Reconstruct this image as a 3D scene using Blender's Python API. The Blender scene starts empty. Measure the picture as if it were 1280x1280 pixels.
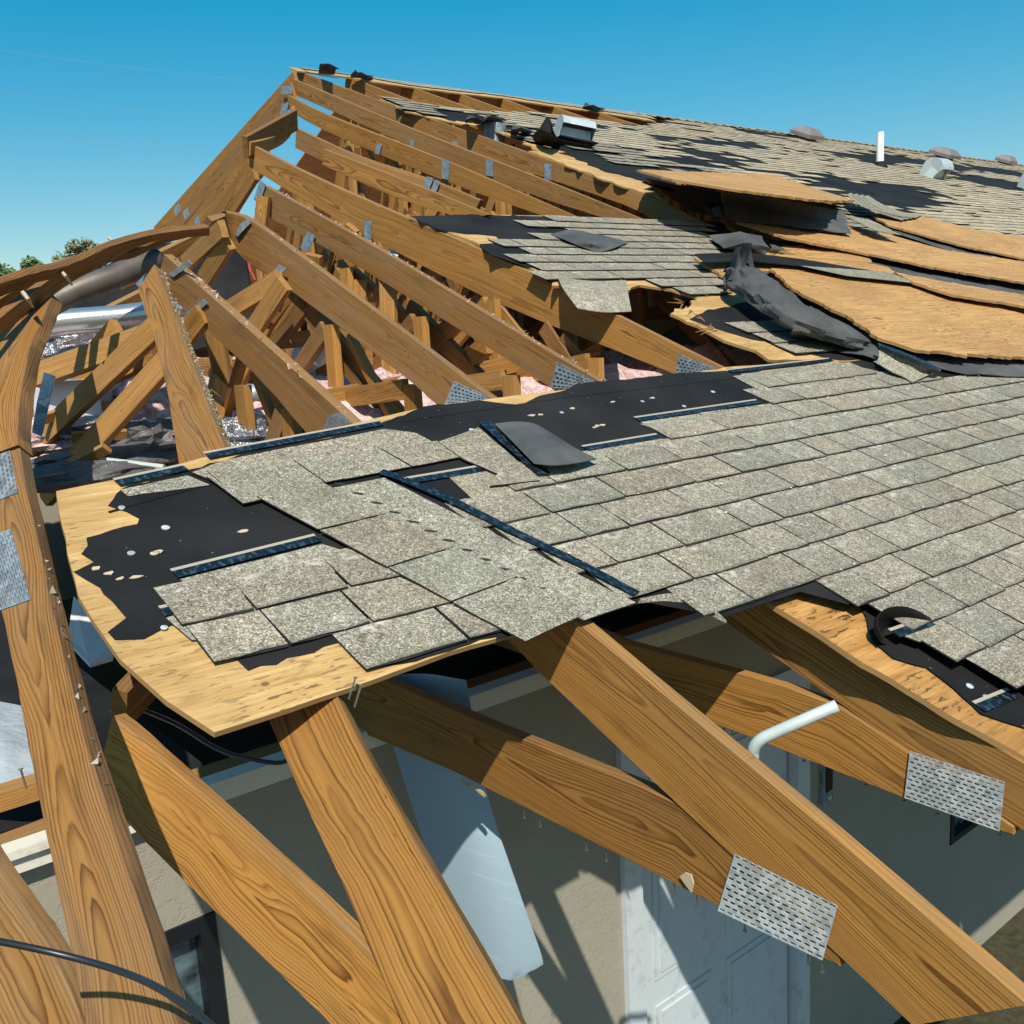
import bpy, bmesh, math, random
from mathutils import Vector, Matrix, noise as mnoise
from mathutils.geometry import tessellate_polygon
random.seed(7)
SC = bpy.context.scene
COL = SC.collection

# ---------------------------------------------------------------- camera
CAMZ = 4.45
F_PX, PITCH, ROLL, YAW, SLOPE = 1225.84, math.radians(10.4625), math.radians(-3.1637), math.radians(51.3164), math.radians(22.8129)
HGT = 1.32                                  # camera height over the roof plane, square to it
FW = Vector((math.cos(YAW)*math.cos(PITCH), math.sin(YAW)*math.cos(PITCH), -math.sin(PITCH)))
_r = Vector((math.sin(YAW), -math.cos(YAW), 0)); _u = _r.cross(FW)
RT = _r*math.cos(ROLL) + _u*math.sin(ROLL)
UP = -_r*math.sin(ROLL) + _u*math.cos(ROLL)
CAM = Vector((0, 0, CAMZ))
cd = bpy.data.cameras.new('camera'); cam = bpy.data.objects.new('camera', cd); COL.objects.link(cam)
m = Matrix((RT, UP, -FW)).transposed().to_4x4(); m.translation = CAM
cam.matrix_world = m
cd.sensor_width = 36; cd.lens = 36*F_PX/1280; cd.clip_start = .05; cd.clip_end = 3000
SC.camera = cam

# ---------------------------------------------------------------- sky, sun, exposure
SUN = Vector((.70, 1.0, -1.36)).normalized()            # the way the light travels
sun_el = math.asin(-SUN.z); sun_az = math.atan2(-SUN.x, -SUN.y)   # azimuth from +Y, clockwise
w = bpy.data.worlds.new('World'); SC.world = w; w.use_nodes = True
nt = w.node_tree; bg = nt.nodes['Background']
sky = nt.nodes.new('ShaderNodeTexSky'); sky.sky_type = 'NISHITA'; sky.sun_disc = False
sky.sun_elevation = sun_el; sky.sun_rotation = sun_az
sky.altitude = 0; sky.air_density = 1.0; sky.dust_density = .6; sky.ozone_density = 1.6
# a gamma under 1 evens out the sky (the side of the sun against the deep blue side), then the blue is brought back
ga = nt.nodes.new('ShaderNodeGamma'); ga.inputs['Gamma'].default_value = .60
hs = nt.nodes.new('ShaderNodeHueSaturation'); hs.inputs['Hue'].default_value = .481
hs.inputs['Saturation'].default_value = 2.24; hs.inputs['Value'].default_value = 1.36
nt.links.new(sky.outputs[0], ga.inputs['Color']); nt.links.new(ga.outputs[0], hs.inputs['Color']); nt.links.new(hs.outputs[0], bg.inputs['Color'])
bg.inputs['Strength'].default_value = .15
sl = bpy.data.lights.new('sun', 'SUN'); sl.energy = 5.0; sl.angle = math.radians(.5); sl.color = (1, .94, .83)
so = bpy.data.objects.new('sun', sl); COL.objects.link(so); so.location = (-8, -12, 20)
so.rotation_euler = (-SUN).to_track_quat('Z', 'Y').to_euler()
vs = SC.view_settings
vs.view_transform = 'Standard'; vs.look = 'None'; vs.exposure = 0.2; vs.gamma = 1; vs.use_curve_mapping = False
SC.render.film_transparent = False
SC.cycles.max_bounces = 5; SC.cycles.diffuse_bounces = 2; SC.cycles.glossy_bounces = 3

# ---------------------------------------------------------------- geometry of the place
EX = Vector((1, 0, 0)); ES = Vector((0, math.cos(SLOPE), math.sin(SLOPE))); NN = Vector((0, -math.sin(SLOPE), math.cos(SLOPE)))
O_S = CAM - NN*HGT
MS = Matrix((EX, ES, NN)).transposed().to_4x4()          # roof-plane axes
def ray(px, py): return FW*F_PX + RT*(px-640) + UP*(640-py)
def D(px, py, t): return CAM + ray(px, py)*(t/F_PX)
def S(px, py, off=0.):
    d = ray(px, py); return CAM + d*((off-HGT)/d.dot(NN))
def atX(px, py, X): d = ray(px, py); return CAM + d*(X/d.x)
def atY(px, py, Y): d = ray(px, py); return CAM + d*(Y/d.y)
def atZ(px, py, Z): d = ray(px, py); return CAM + d*((Z-CAMZ)/d.z)
def P(X, s, off=0.): return O_S + EX*X + ES*s + NN*off
def XS(p): q = p-O_S; return (q.x, q.dot(ES))
def xs(px, py): return XS(S(px, py))
def rnd(a, b): return random.uniform(a, b)

# ---------------------------------------------------------------- materials
class NB:
    def __init__(s, name, rough=.6, metal=0., spec=.4):
        s.m = bpy.data.materials.new(name); s.m.use_nodes = True; s.t = s.m.node_tree
        s.b = s.t.nodes['Principled BSDF']; s.b.inputs['Roughness'].default_value = rough
        s.b.inputs['Metallic'].default_value = metal; s.b.inputs['Specular IOR Level'].default_value = spec
    def put(s, inp, v):
        if isinstance(v, (int, float)): inp.default_value = v
        elif isinstance(v, tuple):
            inp.default_value = v if len(inp.default_value) == len(v) else (*v, 1)
        else: s.t.links.new(v, inp)
    def math(s, op, a, b=0., c=None, clamp=False):
        n = s.t.nodes.new('ShaderNodeMath'); n.operation = op; n.use_clamp = clamp
        s.put(n.inputs[0], a); s.put(n.inputs[1], b)
        if c is not None: s.put(n.inputs[2], c)
        return n.outputs[0]
    def comb(s, x, y, z):
        n = s.t.nodes.new('ShaderNodeCombineXYZ')
        for i, v in enumerate((x, y, z)): s.put(n.inputs[i], v)
        return n.outputs[0]
    def sep(s, v):
        n = s.t.nodes.new('ShaderNodeSeparateXYZ'); s.put(n.inputs[0], v); return n.outputs
    def vmul(s, v, k):
        n = s.t.nodes.new('ShaderNodeVectorMath'); n.operation = 'MULTIPLY'; s.put(n.inputs[0], v); s.put(n.inputs[1], k); return n.outputs[0]
    def vadd(s, v, k):
        n = s.t.nodes.new('ShaderNodeVectorMath'); n.operation = 'ADD'; s.put(n.inputs[0], v); s.put(n.inputs[1], k); return n.outputs[0]
    def noise(s, v, scale=1., detail=2., rough=.5, col=False):
        n = s.t.nodes.new('ShaderNodeTexNoise'); s.put(n.inputs['Vector'], v); n.inputs['Scale'].default_value = scale
        n.inputs['Detail'].default_value = detail; n.inputs['Roughness'].default_value = rough
        return n.outputs['Color' if col else 'Fac']
    def vor(s, v, scale=1., feature='F1', out='Distance', rand=1.):
        n = s.t.nodes.new('ShaderNodeTexVoronoi'); n.feature = feature; s.put(n.inputs['Vector'], v)
        n.inputs['Scale'].default_value = scale; n.inputs['Randomness'].default_value = rand
        return n.outputs[out]
    def ramp(s, f, stops, interp='LINEAR'):
        n = s.t.nodes.new('ShaderNodeValToRGB'); s.put(n.inputs[0], f); r = n.color_ramp; r.interpolation = interp
        while len(r.elements) < len(stops): r.elements.new(.5)
        for e, (p, c) in zip(r.elements, stops):
            e.position = p; e.color = (c, c, c, 1) if isinstance(c, (int, float)) else (*c, 1)
        return n.outputs[0]
    def mix(s, f, a, b, kind='MIX'):
        n = s.t.nodes.new('ShaderNodeMix'); n.data_type = 'RGBA'; n.blend_type = kind
        s.put(n.inputs[0], f); s.put(n.inputs[6], a); s.put(n.inputs[7], b); return n.outputs[2]
    def attr(s, name, out='Vector'):
        n = s.t.nodes.new('ShaderNodeAttribute'); n.attribute_name = name; return n.outputs[out]
    def obj(s):
        n = s.t.nodes.new('ShaderNodeTexCoord'); return n.outputs['Object']
    def rand(s):
        n = s.t.nodes.new('ShaderNodeObjectInfo'); return n.outputs['Random']
    def bump(s, h, strength=.3, dist=.01):
        n = s.t.nodes.new('ShaderNodeBump'); s.put(n.inputs['Height'], h); n.inputs['Strength'].default_value = strength
        n.inputs['Distance'].default_value = dist; s.t.links.new(n.outputs[0], s.b.inputs['Normal'])
    def done(s, col, rough=None):
        s.put(s.b.inputs['Base Color'], col)
        if rough is not None: s.put(s.b.inputs['Roughness'], rough)
        return s.m

def wood(name, early, late, grey=.25, greycol=(.25, .17, .10), contrast=1.12, ring=.0080, edgec=(.23, .145, .07)):
    b = NB(name, .7, 0, .18)
    bc = b.attr('bc'); x, y, z = b.sep(bc); rd = b.rand()
    one = b.comb(x, 0, 0)
    a = b.math('MULTIPLY_ADD', b.noise(one, .8, 2), .12, -.012)
    zc = b.math('MULTIPLY_ADD', b.noise(b.vadd(one, (0, 31.7, 0)), .5, 2), .22, -.205)
    dy = b.math('ADD', b.math('ADD', y, .019), a)
    dz = b.math('SUBTRACT', z, zc)
    r = b.math('SQRT', b.math('ADD', b.math('MULTIPLY', dy, dy), b.math('MULTIPLY', dz, dz)))
    wv = b.noise(b.vmul(bc, (2.6, 22, 22)), 1., 3)
    r = b.math('ADD', r, b.math('MULTIPLY', b.math('SUBTRACT', wv, .5), .010))
    wv2 = b.noise(b.vmul(bc, (9, 40, 60)), 1., 2)
    r = b.math('ADD', r, b.math('MULTIPLY', b.math('SUBTRACT', wv2, .5), .004))
    kd = b.vor(b.vmul(bc, (1.15, 3., 5.2)), 1.)
    kn = b.ramp(kd, [(.03, 1.), (.19, 0.)], 'EASE')
    r = b.math('ADD', r, b.math('MULTIPLY', kn, .03))
    q = b.math('DIVIDE', r, ring)
    fr = b.math('FRACT', q)
    idx = b.math('FLOOR', q)
    rv = b.noise(b.comb(b.math('MULTIPLY', idx, 3.7), b.math('MULTIPLY', x, .5), rd), 1., 1)
    lw = b.ramp(fr, [(0, 0.), (.42, .04), (.74, .6), (.90, 1.), (1., 0.)])
    lw = b.math('MULTIPLY', lw, b.ramp(rv, [(.32, .25), (.66, 1.)]))
    lvar = b.noise(b.vmul(bc, (2.2, 13, 13)), 1., 3)
    lw = b.math('MULTIPLY', lw, b.math('MULTIPLY_ADD', lvar, .9, contrast-.45), clamp=True)
    c = b.mix(lw, early, late)
    fib = b.noise(b.vmul(bc, (6, 330, 330)), 1., 2)
    c = b.mix(1., c, b.ramp(fib, [(.25, .87), (.75, 1.10)]), 'MULTIPLY')
    st2 = b.noise(b.vmul(bc, (1.1, 55, 55)), 1., 4, .65)
    c = b.mix(1., c, b.ramp(st2, [(.3, (.80, .76, .70)), (.5, (1, 1, 1)), (.72, (1.16, 1.17, 1.2))]), 'MULTIPLY')
    dk = b.noise(b.vmul(bc, (2.2, 11, 11)), 1., 4, .65)
    c = b.mix(b.ramp(dk, [(.57, 0.), (.74, .55)]), c, tuple(k*.55 for k in late))
    scr = b.noise(b.vmul(bc, (26, 4, 120)), 1., 2, .5); scm = b.noise(b.vmul(bc, (1.7, 5, 5)), 1., 1)
    c = b.mix(b.math('MULTIPLY', b.ramp(scr, [(.66, 0.), (.70, .6)]), b.ramp(scm, [(.55, 0.), (.62, 1.)])), c, tuple(k*.5 for k in late))
    blot = b.noise(b.vmul(bc, (1.3, 7, 7)), 1., 4, .6)
    c = b.mix(b.math('MULTIPLY', b.ramp(blot, [(.42, 0.), (.75, 1.)]), grey), c, greycol)
    # pale scuffs and weathered narrow edge
    sc = b.noise(b.vmul(bc, (5, 70, 70)), 1., 5, .7)
    c = b.mix(b.ramp(sc, [(.66, 0.), (.78, .55)]), c, (.44, .31, .17))
    edge = b.math('MULTIPLY', b.ramp(b.math('MULTIPLY', z, -1.), [(0.002, 1.), (.014, 0.)]), b.ramp(b.noise(b.vmul(bc, (5, 40, 40)), 1., 3, .7), [(.35, .15), (.65, .75)]))
    c = b.mix(edge, c, edgec)
    core = b.ramp(kd, [(.035, 1.), (.06, 0.)])
    c = b.mix(b.math('MULTIPLY', core, .85), c, (.10, .04, .015))
    c = b.mix(1., c, b.ramp(rd, [(0, (.80, .77, .74)), (.35, (1.0, 1.0, 1.02)), (.7, (.92, .94, 1.05)), (1, (1.14, 1.10, 1.02))]), 'MULTIPLY')
    b.bump(b.math('ADD', b.math('MULTIPLY', fib, .5), b.math('MULTIPLY', lw, .7)), .35, .0015)
    return b.done(c, b.math('MULTIPLY_ADD', fib, .2, .62))
M = {}
M['wood'] = wood('pine lumber', (.385, .192, .046), (.11, .043, .009), .35, (.22, .125, .055))
M['wood_old'] = wood('weathered pine lumber', (.30, .145, .038), (.085, .034, .008), .55, (.235, .155, .085), 1.3, .0068, (.15, .085, .045))
M['wood_up'] = wood('greyed pine lumber', (.30, .150, .040), (.105, .044, .010), .5, (.26, .175, .10), 1.15, .0088)
M['web'] = wood('pale pine lumber', (.41, .21, .054), (.19, .082, .02), .3, contrast=.8)

def plywood(name, col, dark, specks=.7, freq=1.):
    b = NB(name, .65, 0, .3); bc = b.attr('bc')
    g = b.noise(b.vmul(bc, (2.2*freq, 26*freq, 26)), 1., 4, .6)
    c = b.mix(b.ramp(g, [(.38, 0.), (.62, 1.)]), col, dark)
    g2 = b.noise(b.vmul(bc, (5, 120, 40)), 1., 3, .6); c = b.mix(1., c, b.ramp(g2, [(.3, .80), (.7, 1.16)]), 'MULTIPLY')
    nl = b.vor(b.vmul(bc, (7., 9., 9)), 1.); c = b.mix(b.ramp(nl, [(.055, .8), (.085, 0.)]), c, (.09, .05, .025))
    wv = b.noise(b.vmul(bc, (.9, 6, 6)), 1., 3)
    fr = b.math('FRACT', b.math('MULTIPLY', wv, 9.))
    c = b.mix(b.ramp(fr, [(0, .0), (.75, .0), (.93, .45), (1., 0.)]), c, tuple(k*.6 for k in dark))
    sp = b.noise(b.vmul(bc, (16, 75, 75)), 1., 3, .65)
    spm = b.noise(b.vmul(bc, (2.2, 3, 3)), 1., 2)
    f = b.math('MULTIPLY', b.ramp(sp, [(.565, 0.), (.60, 1.)]), b.ramp(spm, [(.42, 0.), (.56, 1.)]))
    c = b.mix(b.math('MULTIPLY', f, specks), c, (.05, .035, .022))
    kd = b.vor(b.vmul(bc, (1.5, 3.5, 3)), 1.)
    c = b.mix(b.ramp(kd, [(.045, .8), (.085, 0.)]), c, (.17, .075, .03))
    st = b.noise(bc, 1.9, 5, .6)
    c = b.mix(b.ramp(st, [(.42, 0.), (.66, .6)]), c, tuple(k*.72 for k in dark))
    b.bump(b.math('ADD', g2, b.math('MULTIPLY', g, .6)), .5, .004)
    return b.done(c)
M['ply'] = plywood('plywood sheathing', (.60, .40, .17), (.46, .275, .095))
M['ply_torn'] = plywood('torn plywood', (.52, .285, .09), (.36, .17, .045), 1., .8)
M['ply_far'] = plywood('loose plywood', (.53, .305, .115), (.43, .232, .078), .8)
b = NB('splintered plywood edge', .8, 0, .2); bc = b.attr('bc')
zz = b.sep(bc)[2]
M['ply_edge'] = b.done(b.mix(b.ramp(b.math('FRACT', b.math('MULTIPLY', zz, 250.)), [(.4, 0.), (.6, 1.)]), (.42, .26, .10), (.26, .15, .06)))

def shingle(name, far=False, tint=(1, 1, 1), flat=False):
    b = NB(name, .9, 0, .15); rd = b.rand()
    co = b.obj()
    off = b.comb(b.math('MULTIPLY', rd, 37.), b.math('MULTIPLY', rd, 11.), 0)
    co2 = b.vadd(co, off)
    if far: tone_src = b.attr('tone', 'Fac')
    else: tone_src = rd
    cell = b.vor(co2, 300., 'F1', 'Color')
    v = b.sep(cell)[0]
    stops = [(0, (.06, .056, .05)), (.20, (.135, .12, .10)), (.42, (.215, .195, .16)), (.56, (.31, .25, .18)), (.68, (.235, .25, .205)), (.84, (.40, .375, .32)), (1, (.62, .59, .53))]
    c = b.ramp(v, stops)
    c2 = b.vor(co2, 95., 'F1', 'Color'); c = b.mix(.22, c, b.ramp(b.sep(c2)[1], stops))
    bl = b.noise(co2, 9., 3, .6)
    c = b.mix(1., c, b.ramp(bl, [(.3, .84), (.7, 1.14)]), 'MULTIPLY')
    gh = b.noise(co2, 3.1, 2)
    c = b.mix(b.ramp(gh, [(.38, 0.), (.7, .25)]), c, (.19, .215, .17))
    f3 = b.math('FRACT', b.math('MULTIPLY', tone_src, 7.31))
    c = b.mix(1., c, b.ramp(tone_src, [(0, .78 if far else .90), (1, 1.18 if far else 1.12)]), 'MULTIPLY')
    c = b.mix(1., c, b.ramp(f3, [(0, (1.03, .99, .95)), (.5, (1.0, 1., .98)), (1, (.97, 1.01, 1.0))]), 'MULTIPLY')
    sc = b.noise(b.vmul(co2, (30, 45, 30)), 1., 4, .7)
    y = b.sep(co)[1]
    if not far:
        top = 1. if flat else b.ramp(y, [(.085, 0.), (.125, 1.)])
        f = b.math('MULTIPLY', b.ramp(sc, [(.50, 0.), (.62, .8)]), b.math('MULTIPLY', top, b.ramp(b.noise(co2, 7., 2), [(.55, 0.), (.7, .7)] if flat else [(.42, 0.), (.6, 1.)])))
        c = b.mix(f, c, (.58, .56, .52))
        dk = b.noise(co2, 14., 4, .6)
        c = b.mix(b.ramp(dk, [(.60, 0.), (.8, .5)]), c, (.09, .082, .07))
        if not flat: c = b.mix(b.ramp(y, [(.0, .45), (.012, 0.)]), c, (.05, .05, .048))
    c = b.mix(1., c, tint, 'MULTIPLY')
    b.bump(v, .5, .0012)
    return b.done(c)
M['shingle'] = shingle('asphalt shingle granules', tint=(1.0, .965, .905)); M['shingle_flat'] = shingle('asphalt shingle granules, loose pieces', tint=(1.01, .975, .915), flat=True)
M['shingle_far'] = shingle('asphalt shingle granules, weathered', True, (1.52, 1.38, 1.19))
b = NB('asphalt shingle torn edge', .9); M['sh_edge'] = b.done((.022, .022, .022))
b = NB('far shingle butt edge', .9); M['sh_edge_far'] = b.done((.075, .07, .062))
b = NB('black roofing felt', .8, 0, .2); co = b.obj()
n1 = b.noise(co, 3., 4); n2 = b.noise(co, 240., 2); n3 = b.vor(co, 34.)
c = b.mix(b.ramp(n1, [(.35, 0.), (.7, 1.)]), (.008, .0082, .0085), (.017, .017, .0175))
c = b.mix(b.math('MULTIPLY', b.ramp(n3, [(.045, 1.), (.08, 0.)]), b.ramp(b.noise(co, 9., 2), [(.55, 0.), (.65, .7)])), c, (.22, .2, .18))
du = b.noise(co, 1.6, 5, .65); c = b.mix(b.ramp(du, [(.45, 0.), (.75, .45)]), c, (.032, .030, .027))
wr = b.noise(b.vmul(co, (5, 14, 9)), 1., 4, .6); sp = b.vor(co, 21.)
c = b.mix(b.math('MULTIPLY', b.ramp(sp, [(.03, 1.), (.06, 0.)]), .6), c, (.30, .28, .25))
b.bump(b.math('ADD', b.math('MULTIPLY', n2, .25), b.math('MULTIPLY', wr, 2.)), .55, .006); M['felt'] = b.done(c)
b = NB('grey underside of roofing felt', .85, 0, .2); co = b.obj()
n1 = b.noise(co, 4., 5, .6)
c = b.mix(b.ramp(n1, [(.3, 0.), (.75, 1.)]), (.045, .049, .052), (.115, .118, .117)); cr = b.noise(b.vmul(co, (9, 17, 12)), 1., 5, .7); b.bump(cr, .7, .015); M['felt_grey'] = b.done(c)
b = NB('shingle adhesive strip', .28, 0, .6); bc = b.attr('bc')
n1 = b.noise(b.vmul(bc, (80, 40, 40)), 1., 3)
M['tar'] = b.done(b.mix(b.ramp(n1, [(.52, 0.), (.62, 1.)]), (.006, .009, .014), (.03, .05, .07)), b.ramp(n1, [(.3, .2), (.7, .6)]))
b = NB('pale strip edge', .8); M['strip_edge'] = b.done((.36, .32, .25))
b = NB('tan debris', .9); M['debris'] = b.done((.48, .40, .28))
b = NB('pale grit', .9); M['grit'] = b.done((.62, .60, .55))
def galv(name, col, rough, metal, sc=60.):
    b = NB(name, rough, metal, .5); co = b.obj(); v = b.sep(b.vor(co, sc, 'F1', 'Color'))[0]
    n = b.noise(co, 7., 4)
    c = b.mix(v, tuple(k*.72 for k in col), tuple(min(1, k*1.22) for k in col))
    c = b.mix(b.ramp(n, [(.45, 0.), (.8, .4)]), c, tuple(k*.6 for k in col))
    return b.done(c, b.math('MULTIPLY_ADD', v, .2, rough-.1))
M['galv'] = galv('galvanised steel', (.60, .66, .68), .45, .4)
M['galv_blue'] = galv('galvanised plate', (.25, .32, .37), .5, .35, 40.)
M['vent'] = galv('galvanised vent metal', (.52, .60, .63), .55, .2, 2.5)
b = NB('spiral duct', .3, .85, .5); bc = b.attr('bc'); f = b.math('FRACT', b.math('MULTIPLY', b.sep(bc)[0], 30.))
b.bump(b.ramp(f, [(0, 0.), (.12, 1.), (.24, 0.)]), .12, .002); M['duct'] = b.done((.62, .62, .63))
b = NB('dull duct jacket', .5, .3, .4); n = b.noise(b.obj(), 9., 4); M['duct_dull'] = b.done(b.ramp(n, [(.3, (.085, .075, .065)), (.7, (.16, .14, .12))]))
b = NB('crumpled foil', .3, .8, .6); co = b.obj(); n = b.noise(co, 26., 4, .7); v = b.vor(co, 19.)
b.bump(b.math('ADD', n, v), .9, .03); M['foil'] = b.done(b.mix(b.noise(co, 7., 3), (.28, .29, .32), (.60, .62, .66)))
b = NB('dark duct wrap', .5, .25, .4); co = b.obj(); n = b.noise(co, 14., 4, .7)
b.bump(n, .8, .03); M['wrap'] = b.done(b.mix(n, (.04, .04, .045), (.22, .215, .21)))
b = NB('pink insulation', .95, 0, .1); co = b.obj(); n = b.noise(co, 30., 4, .65); n2 = b.noise(co, 3.2, 3)
c = b.ramp(n, [(.3, (.42, .24, .23)), (.55, (.74, .52, .50)), (.8, (.84, .70, .68))])
c = b.mix(b.ramp(n2, [(.5, 0.), (.72, .5)]), c, (.42, .38, .36)); b.bump(n, 1., .03); M['pink'] = b.done(c)
b = NB('stucco', .9, 0, .2); co = b.obj(); n = b.noise(co, 16., 5, .6); v = b.noise(b.vmul(co, (5, 5, 9)), 1., 4, .7)
tro = b.ramp(v, [(.485, 0.), (.5, .8), (.515, 0.)])
c = b.mix(b.noise(co, 1.6, 3), (.34, .315, .25), (.26, .24, .19)); c = b.mix(b.math('MULTIPLY', tro, .10), c, (.24, .22, .18))
b.bump(b.math('ADD', n, b.math('MULTIPLY', tro, -.5)), .35, .010); M['stucco'] = b.done(c)
b = NB('white paint', .45, 0, .4); n = b.noise(b.obj(), 11., 5, .7); M['white'] = b.done(b.mix(b.ramp(n, [(.53, 0.), (.72, .5)]), (.50, .55, .57), (.24, .25, .24)))
b = NB('cream paint', .5, 0, .4); n = b.noise(b.obj(), 8., 5, .7); M['cream'] = b.done(b.mix(b.ramp(n, [(.58, 0.), (.7, .6)]), (.66, .63, .54), (.35, .30, .24)))
b = NB('black window frame', .4, 0, .4); M['black'] = b.done((.008, .009, .011))
b = NB('window glass', .06, 0, .8); co = b.obj(); n = b.noise(b.vmul(co, (6, 1, 14)), 1., 3); M['glass'] = b.done(b.mix(b.ramp(n, [(.4, 0.), (.65, 1.)]), (.012, .02, .024), (.10, .16, .18)))
b = NB('blue grey sheet metal', .5, .15, .4); n = b.noise(b.vmul(b.obj(), (6, 6, 60)), 1., 3); M['panel'] = b.done(b.mix(b.ramp(n, [(.6, 0.), (.75, .35)]), (.30, .40, .46), (.5, .56, .58)))
b = NB('grey conduit', .45, .1, .5); n = b.noise(b.obj(), 30., 3); M['conduit'] = b.done(b.mix(n, (.42, .50, .49), (.55, .62, .60)))
b = NB('black cable', .35, 0, .5); M['cable'] = b.done((.016, .020, .025))
b = NB('power wire', .6, 0, .3); M['wire'] = b.done((.30, .42, .48))
b = NB('nail steel', .4, .9, .5); M['nail'] = b.done((.35, .33, .31))
b = NB('drywall', .9, 0, .2); n = b.noise(b.obj(), 5., 4); M['drywall'] = b.done(b.mix(n, (.42, .42, .42), (.56, .56, .55)))
b = NB('grey blue fabric', .9, 0, .2); co = b.obj(); n = b.noise(co, 8., 4, .6); b.bump(n, .8, .03); M['tarp'] = b.done(b.mix(n, (.26, .31, .34), (.42, .47, .50)))
b = NB('ground', 1., 0, .1); co = b.obj(); n = b.noise(co, .35, 5, .6); n2 = b.noise(co, 14., 4, .7)
c = b.mix(b.ramp(n, [(.4, 0.), (.6, 1.)]), (.04, .05, .02), (.075, .062, .045)); c = b.mix(1., c, b.ramp(n2, [(.3, .55), (.7, 1.3)]), 'MULTIPLY'); M['ground'] = b.done(c)
b = NB('porch slab', .9, 0, .2); n = b.noise(b.obj(), 5., 6, .7); M['slab'] = b.done(b.mix(n, (.10, .10, .095), (.22, .21, .20)))
b = NB('foliage', .6, 0, .3); rdn = b.noise(b.obj(), 1.3, 3); c = b.mix(b.ramp(rdn, [(.3, 0.), (.7, 1.)]), (.075, .13, .04), (.16, .22, .08)); M['leaf'] = b.done(c)
b = NB('pine needles', .6, 0, .3); M['needle'] = b.done(b.mix(b.noise(b.obj(), 1.5, 2), (.12, .14, .08), (.20, .20, .12)))
b = NB('bark', .9, 0, .2); M['bark'] = b.done((.11, .085, .06))
b = NB('roof vent cap, grey', .6, .3, .4); M['cap'] = b.done(b.mix(b.noise(b.obj(), 6., 3), (.16, .145, .135), (.28, .26, .25)))
b = NB('white plastic pipe', .5, 0, .4); M['pvc'] = b.done((.76, .77, .76))
b = NB('cardboard grey box', .85, 0, .2); M['box'] = b.done(b.mix(b.noise(b.obj(), 4., 3), (.42, .43, .45), (.52, .52, .52)))
b = NB('red print', .8); M['print'] = b.done((.45, .06, .06))

# ---------------------------------------------------------------- object helpers
WL = {}
def wl(o): return WL[o.name] if o is not None else Vector((0, 0, 0))
def tag(o, label, cat, group=None, kind=None):
    if label: o['label'] = label
    if cat: o['category'] = cat
    if group: o['group'] = group
    if kind: o['kind'] = kind
    return o
def thing(name, label, cat, loc, group=None):
    o = bpy.data.objects.new(name, None); COL.objects.link(o); o.location = loc; o.empty_display_size = .2
    WL[o.name] = Vector(loc); return tag(o, label, cat, group)
def mk(name, V, F, mats, parent=None, bc=None, smooth=False, fmat=None, tone=None):
    V = [Vector(v) for v in V]
    if parent is None:
        n = len(V); o0 = Vector((sum(v.x for v in V)/n, sum(v.y for v in V)/n, min(v.z for v in V)))
    else: o0 = wl(parent)
    me = bpy.data.meshes.new(name); me.from_pydata([v-o0 for v in V], [], F)
    if not isinstance(mats, (list, tuple)): mats = [mats]
    for mm in mats: me.materials.append(M[mm])
    if fmat: me.polygons.foreach_set('material_index', fmat)
    if smooth: me.polygons.foreach_set('use_smooth', [True]*len(F))
    a = me.attributes.new('bc', 'FLOAT_VECTOR', 'POINT')
    src = bc if bc else V
    a.data.foreach_set('vector', [c for v in src for c in v])
    if tone:
        t = me.attributes.new('tone', 'FLOAT', 'POINT'); t.data.foreach_set('value', tone)
    me.update()
    o = bpy.data.objects.new(name, me); COL.objects.link(o)
    if parent is None: o.location = o0; WL[o.name] = o0
    else: o.parent = parent; WL[o.name] = wl(parent)
    return o
class G:
    """collects faces for one mesh"""
    def __init__(s): s.V = []; s.F = []; s.B = []; s.fm = []; s.T = []
    def add(s, V, F, B=None, mi=0, tone=None):
        n = len(s.V); s.V += [Vector(v) for v in V]; s.F += [tuple(i+n for i in f) for f in F]
        s.B += [Vector(v) for v in (B or V)]; s.fm += [mi]*len(F)
        s.T += [tone if tone is not None else .5]*len(V)
    def build(s, name, mats, parent=None, smooth=False, tone=False):
        return mk(name, s.V, s.F, mats, parent, s.B, smooth, s.fm, s.T if tone else None)
def box_at(g, c, ax, ay, az, sx, sy, sz, mi=0):
    V = []
    for i in (-1, 1):
        for j in (-1, 1):
            for k in (-1, 1): V.append(c + ax*(i*sx/2) + ay*(j*sy/2) + az*(k*sz/2))
    g.add(V, [(0, 1, 3, 2), (4, 6, 7, 5), (0, 4, 5, 1), (2, 3, 7, 6), (0, 2, 6, 4), (1, 5, 7, 3)], None, mi)
VX, VY, VZ = Vector((1, 0, 0)), Vector((0, 1, 0)), Vector((0, 0, 1))
def abox(g, a, b_, mi=0):
    a = Vector(a); b_ = Vector(b_); box_at(g, (a+b_)/2, VX, VY, VZ, *(abs(k) for k in (b_-a)), mi)
def resample(pts, step):
    out = [pts[0]]
    for a, c in zip(pts, pts[1:]):
        n = max(1, int((c-a).length/step))
        out += [a.lerp(c, (i+1)/n) for i in range(n)]
    return out
def catmull(pts, n):
    if len(pts) < 3: return [pts[0].lerp(pts[-1], i/(n*(len(pts)-1))) for i in range(n*(len(pts)-1)+1)]
    Q = [pts[0]*2-pts[1]] + list(pts) + [pts[-1]*2-pts[-2]]; out = []
    for i in range(1, len(Q)-2):
        a, p, q, d = Q[i-1:i+3]
        for k in range(n):
            t = k/n
            out.append(.5*((2*p) + (q-a)*t + (2*a-5*p+4*q-d)*t*t + (3*p-a-3*q+d)*t**3))
    out.append(pts[-1].copy()); return out

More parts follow.
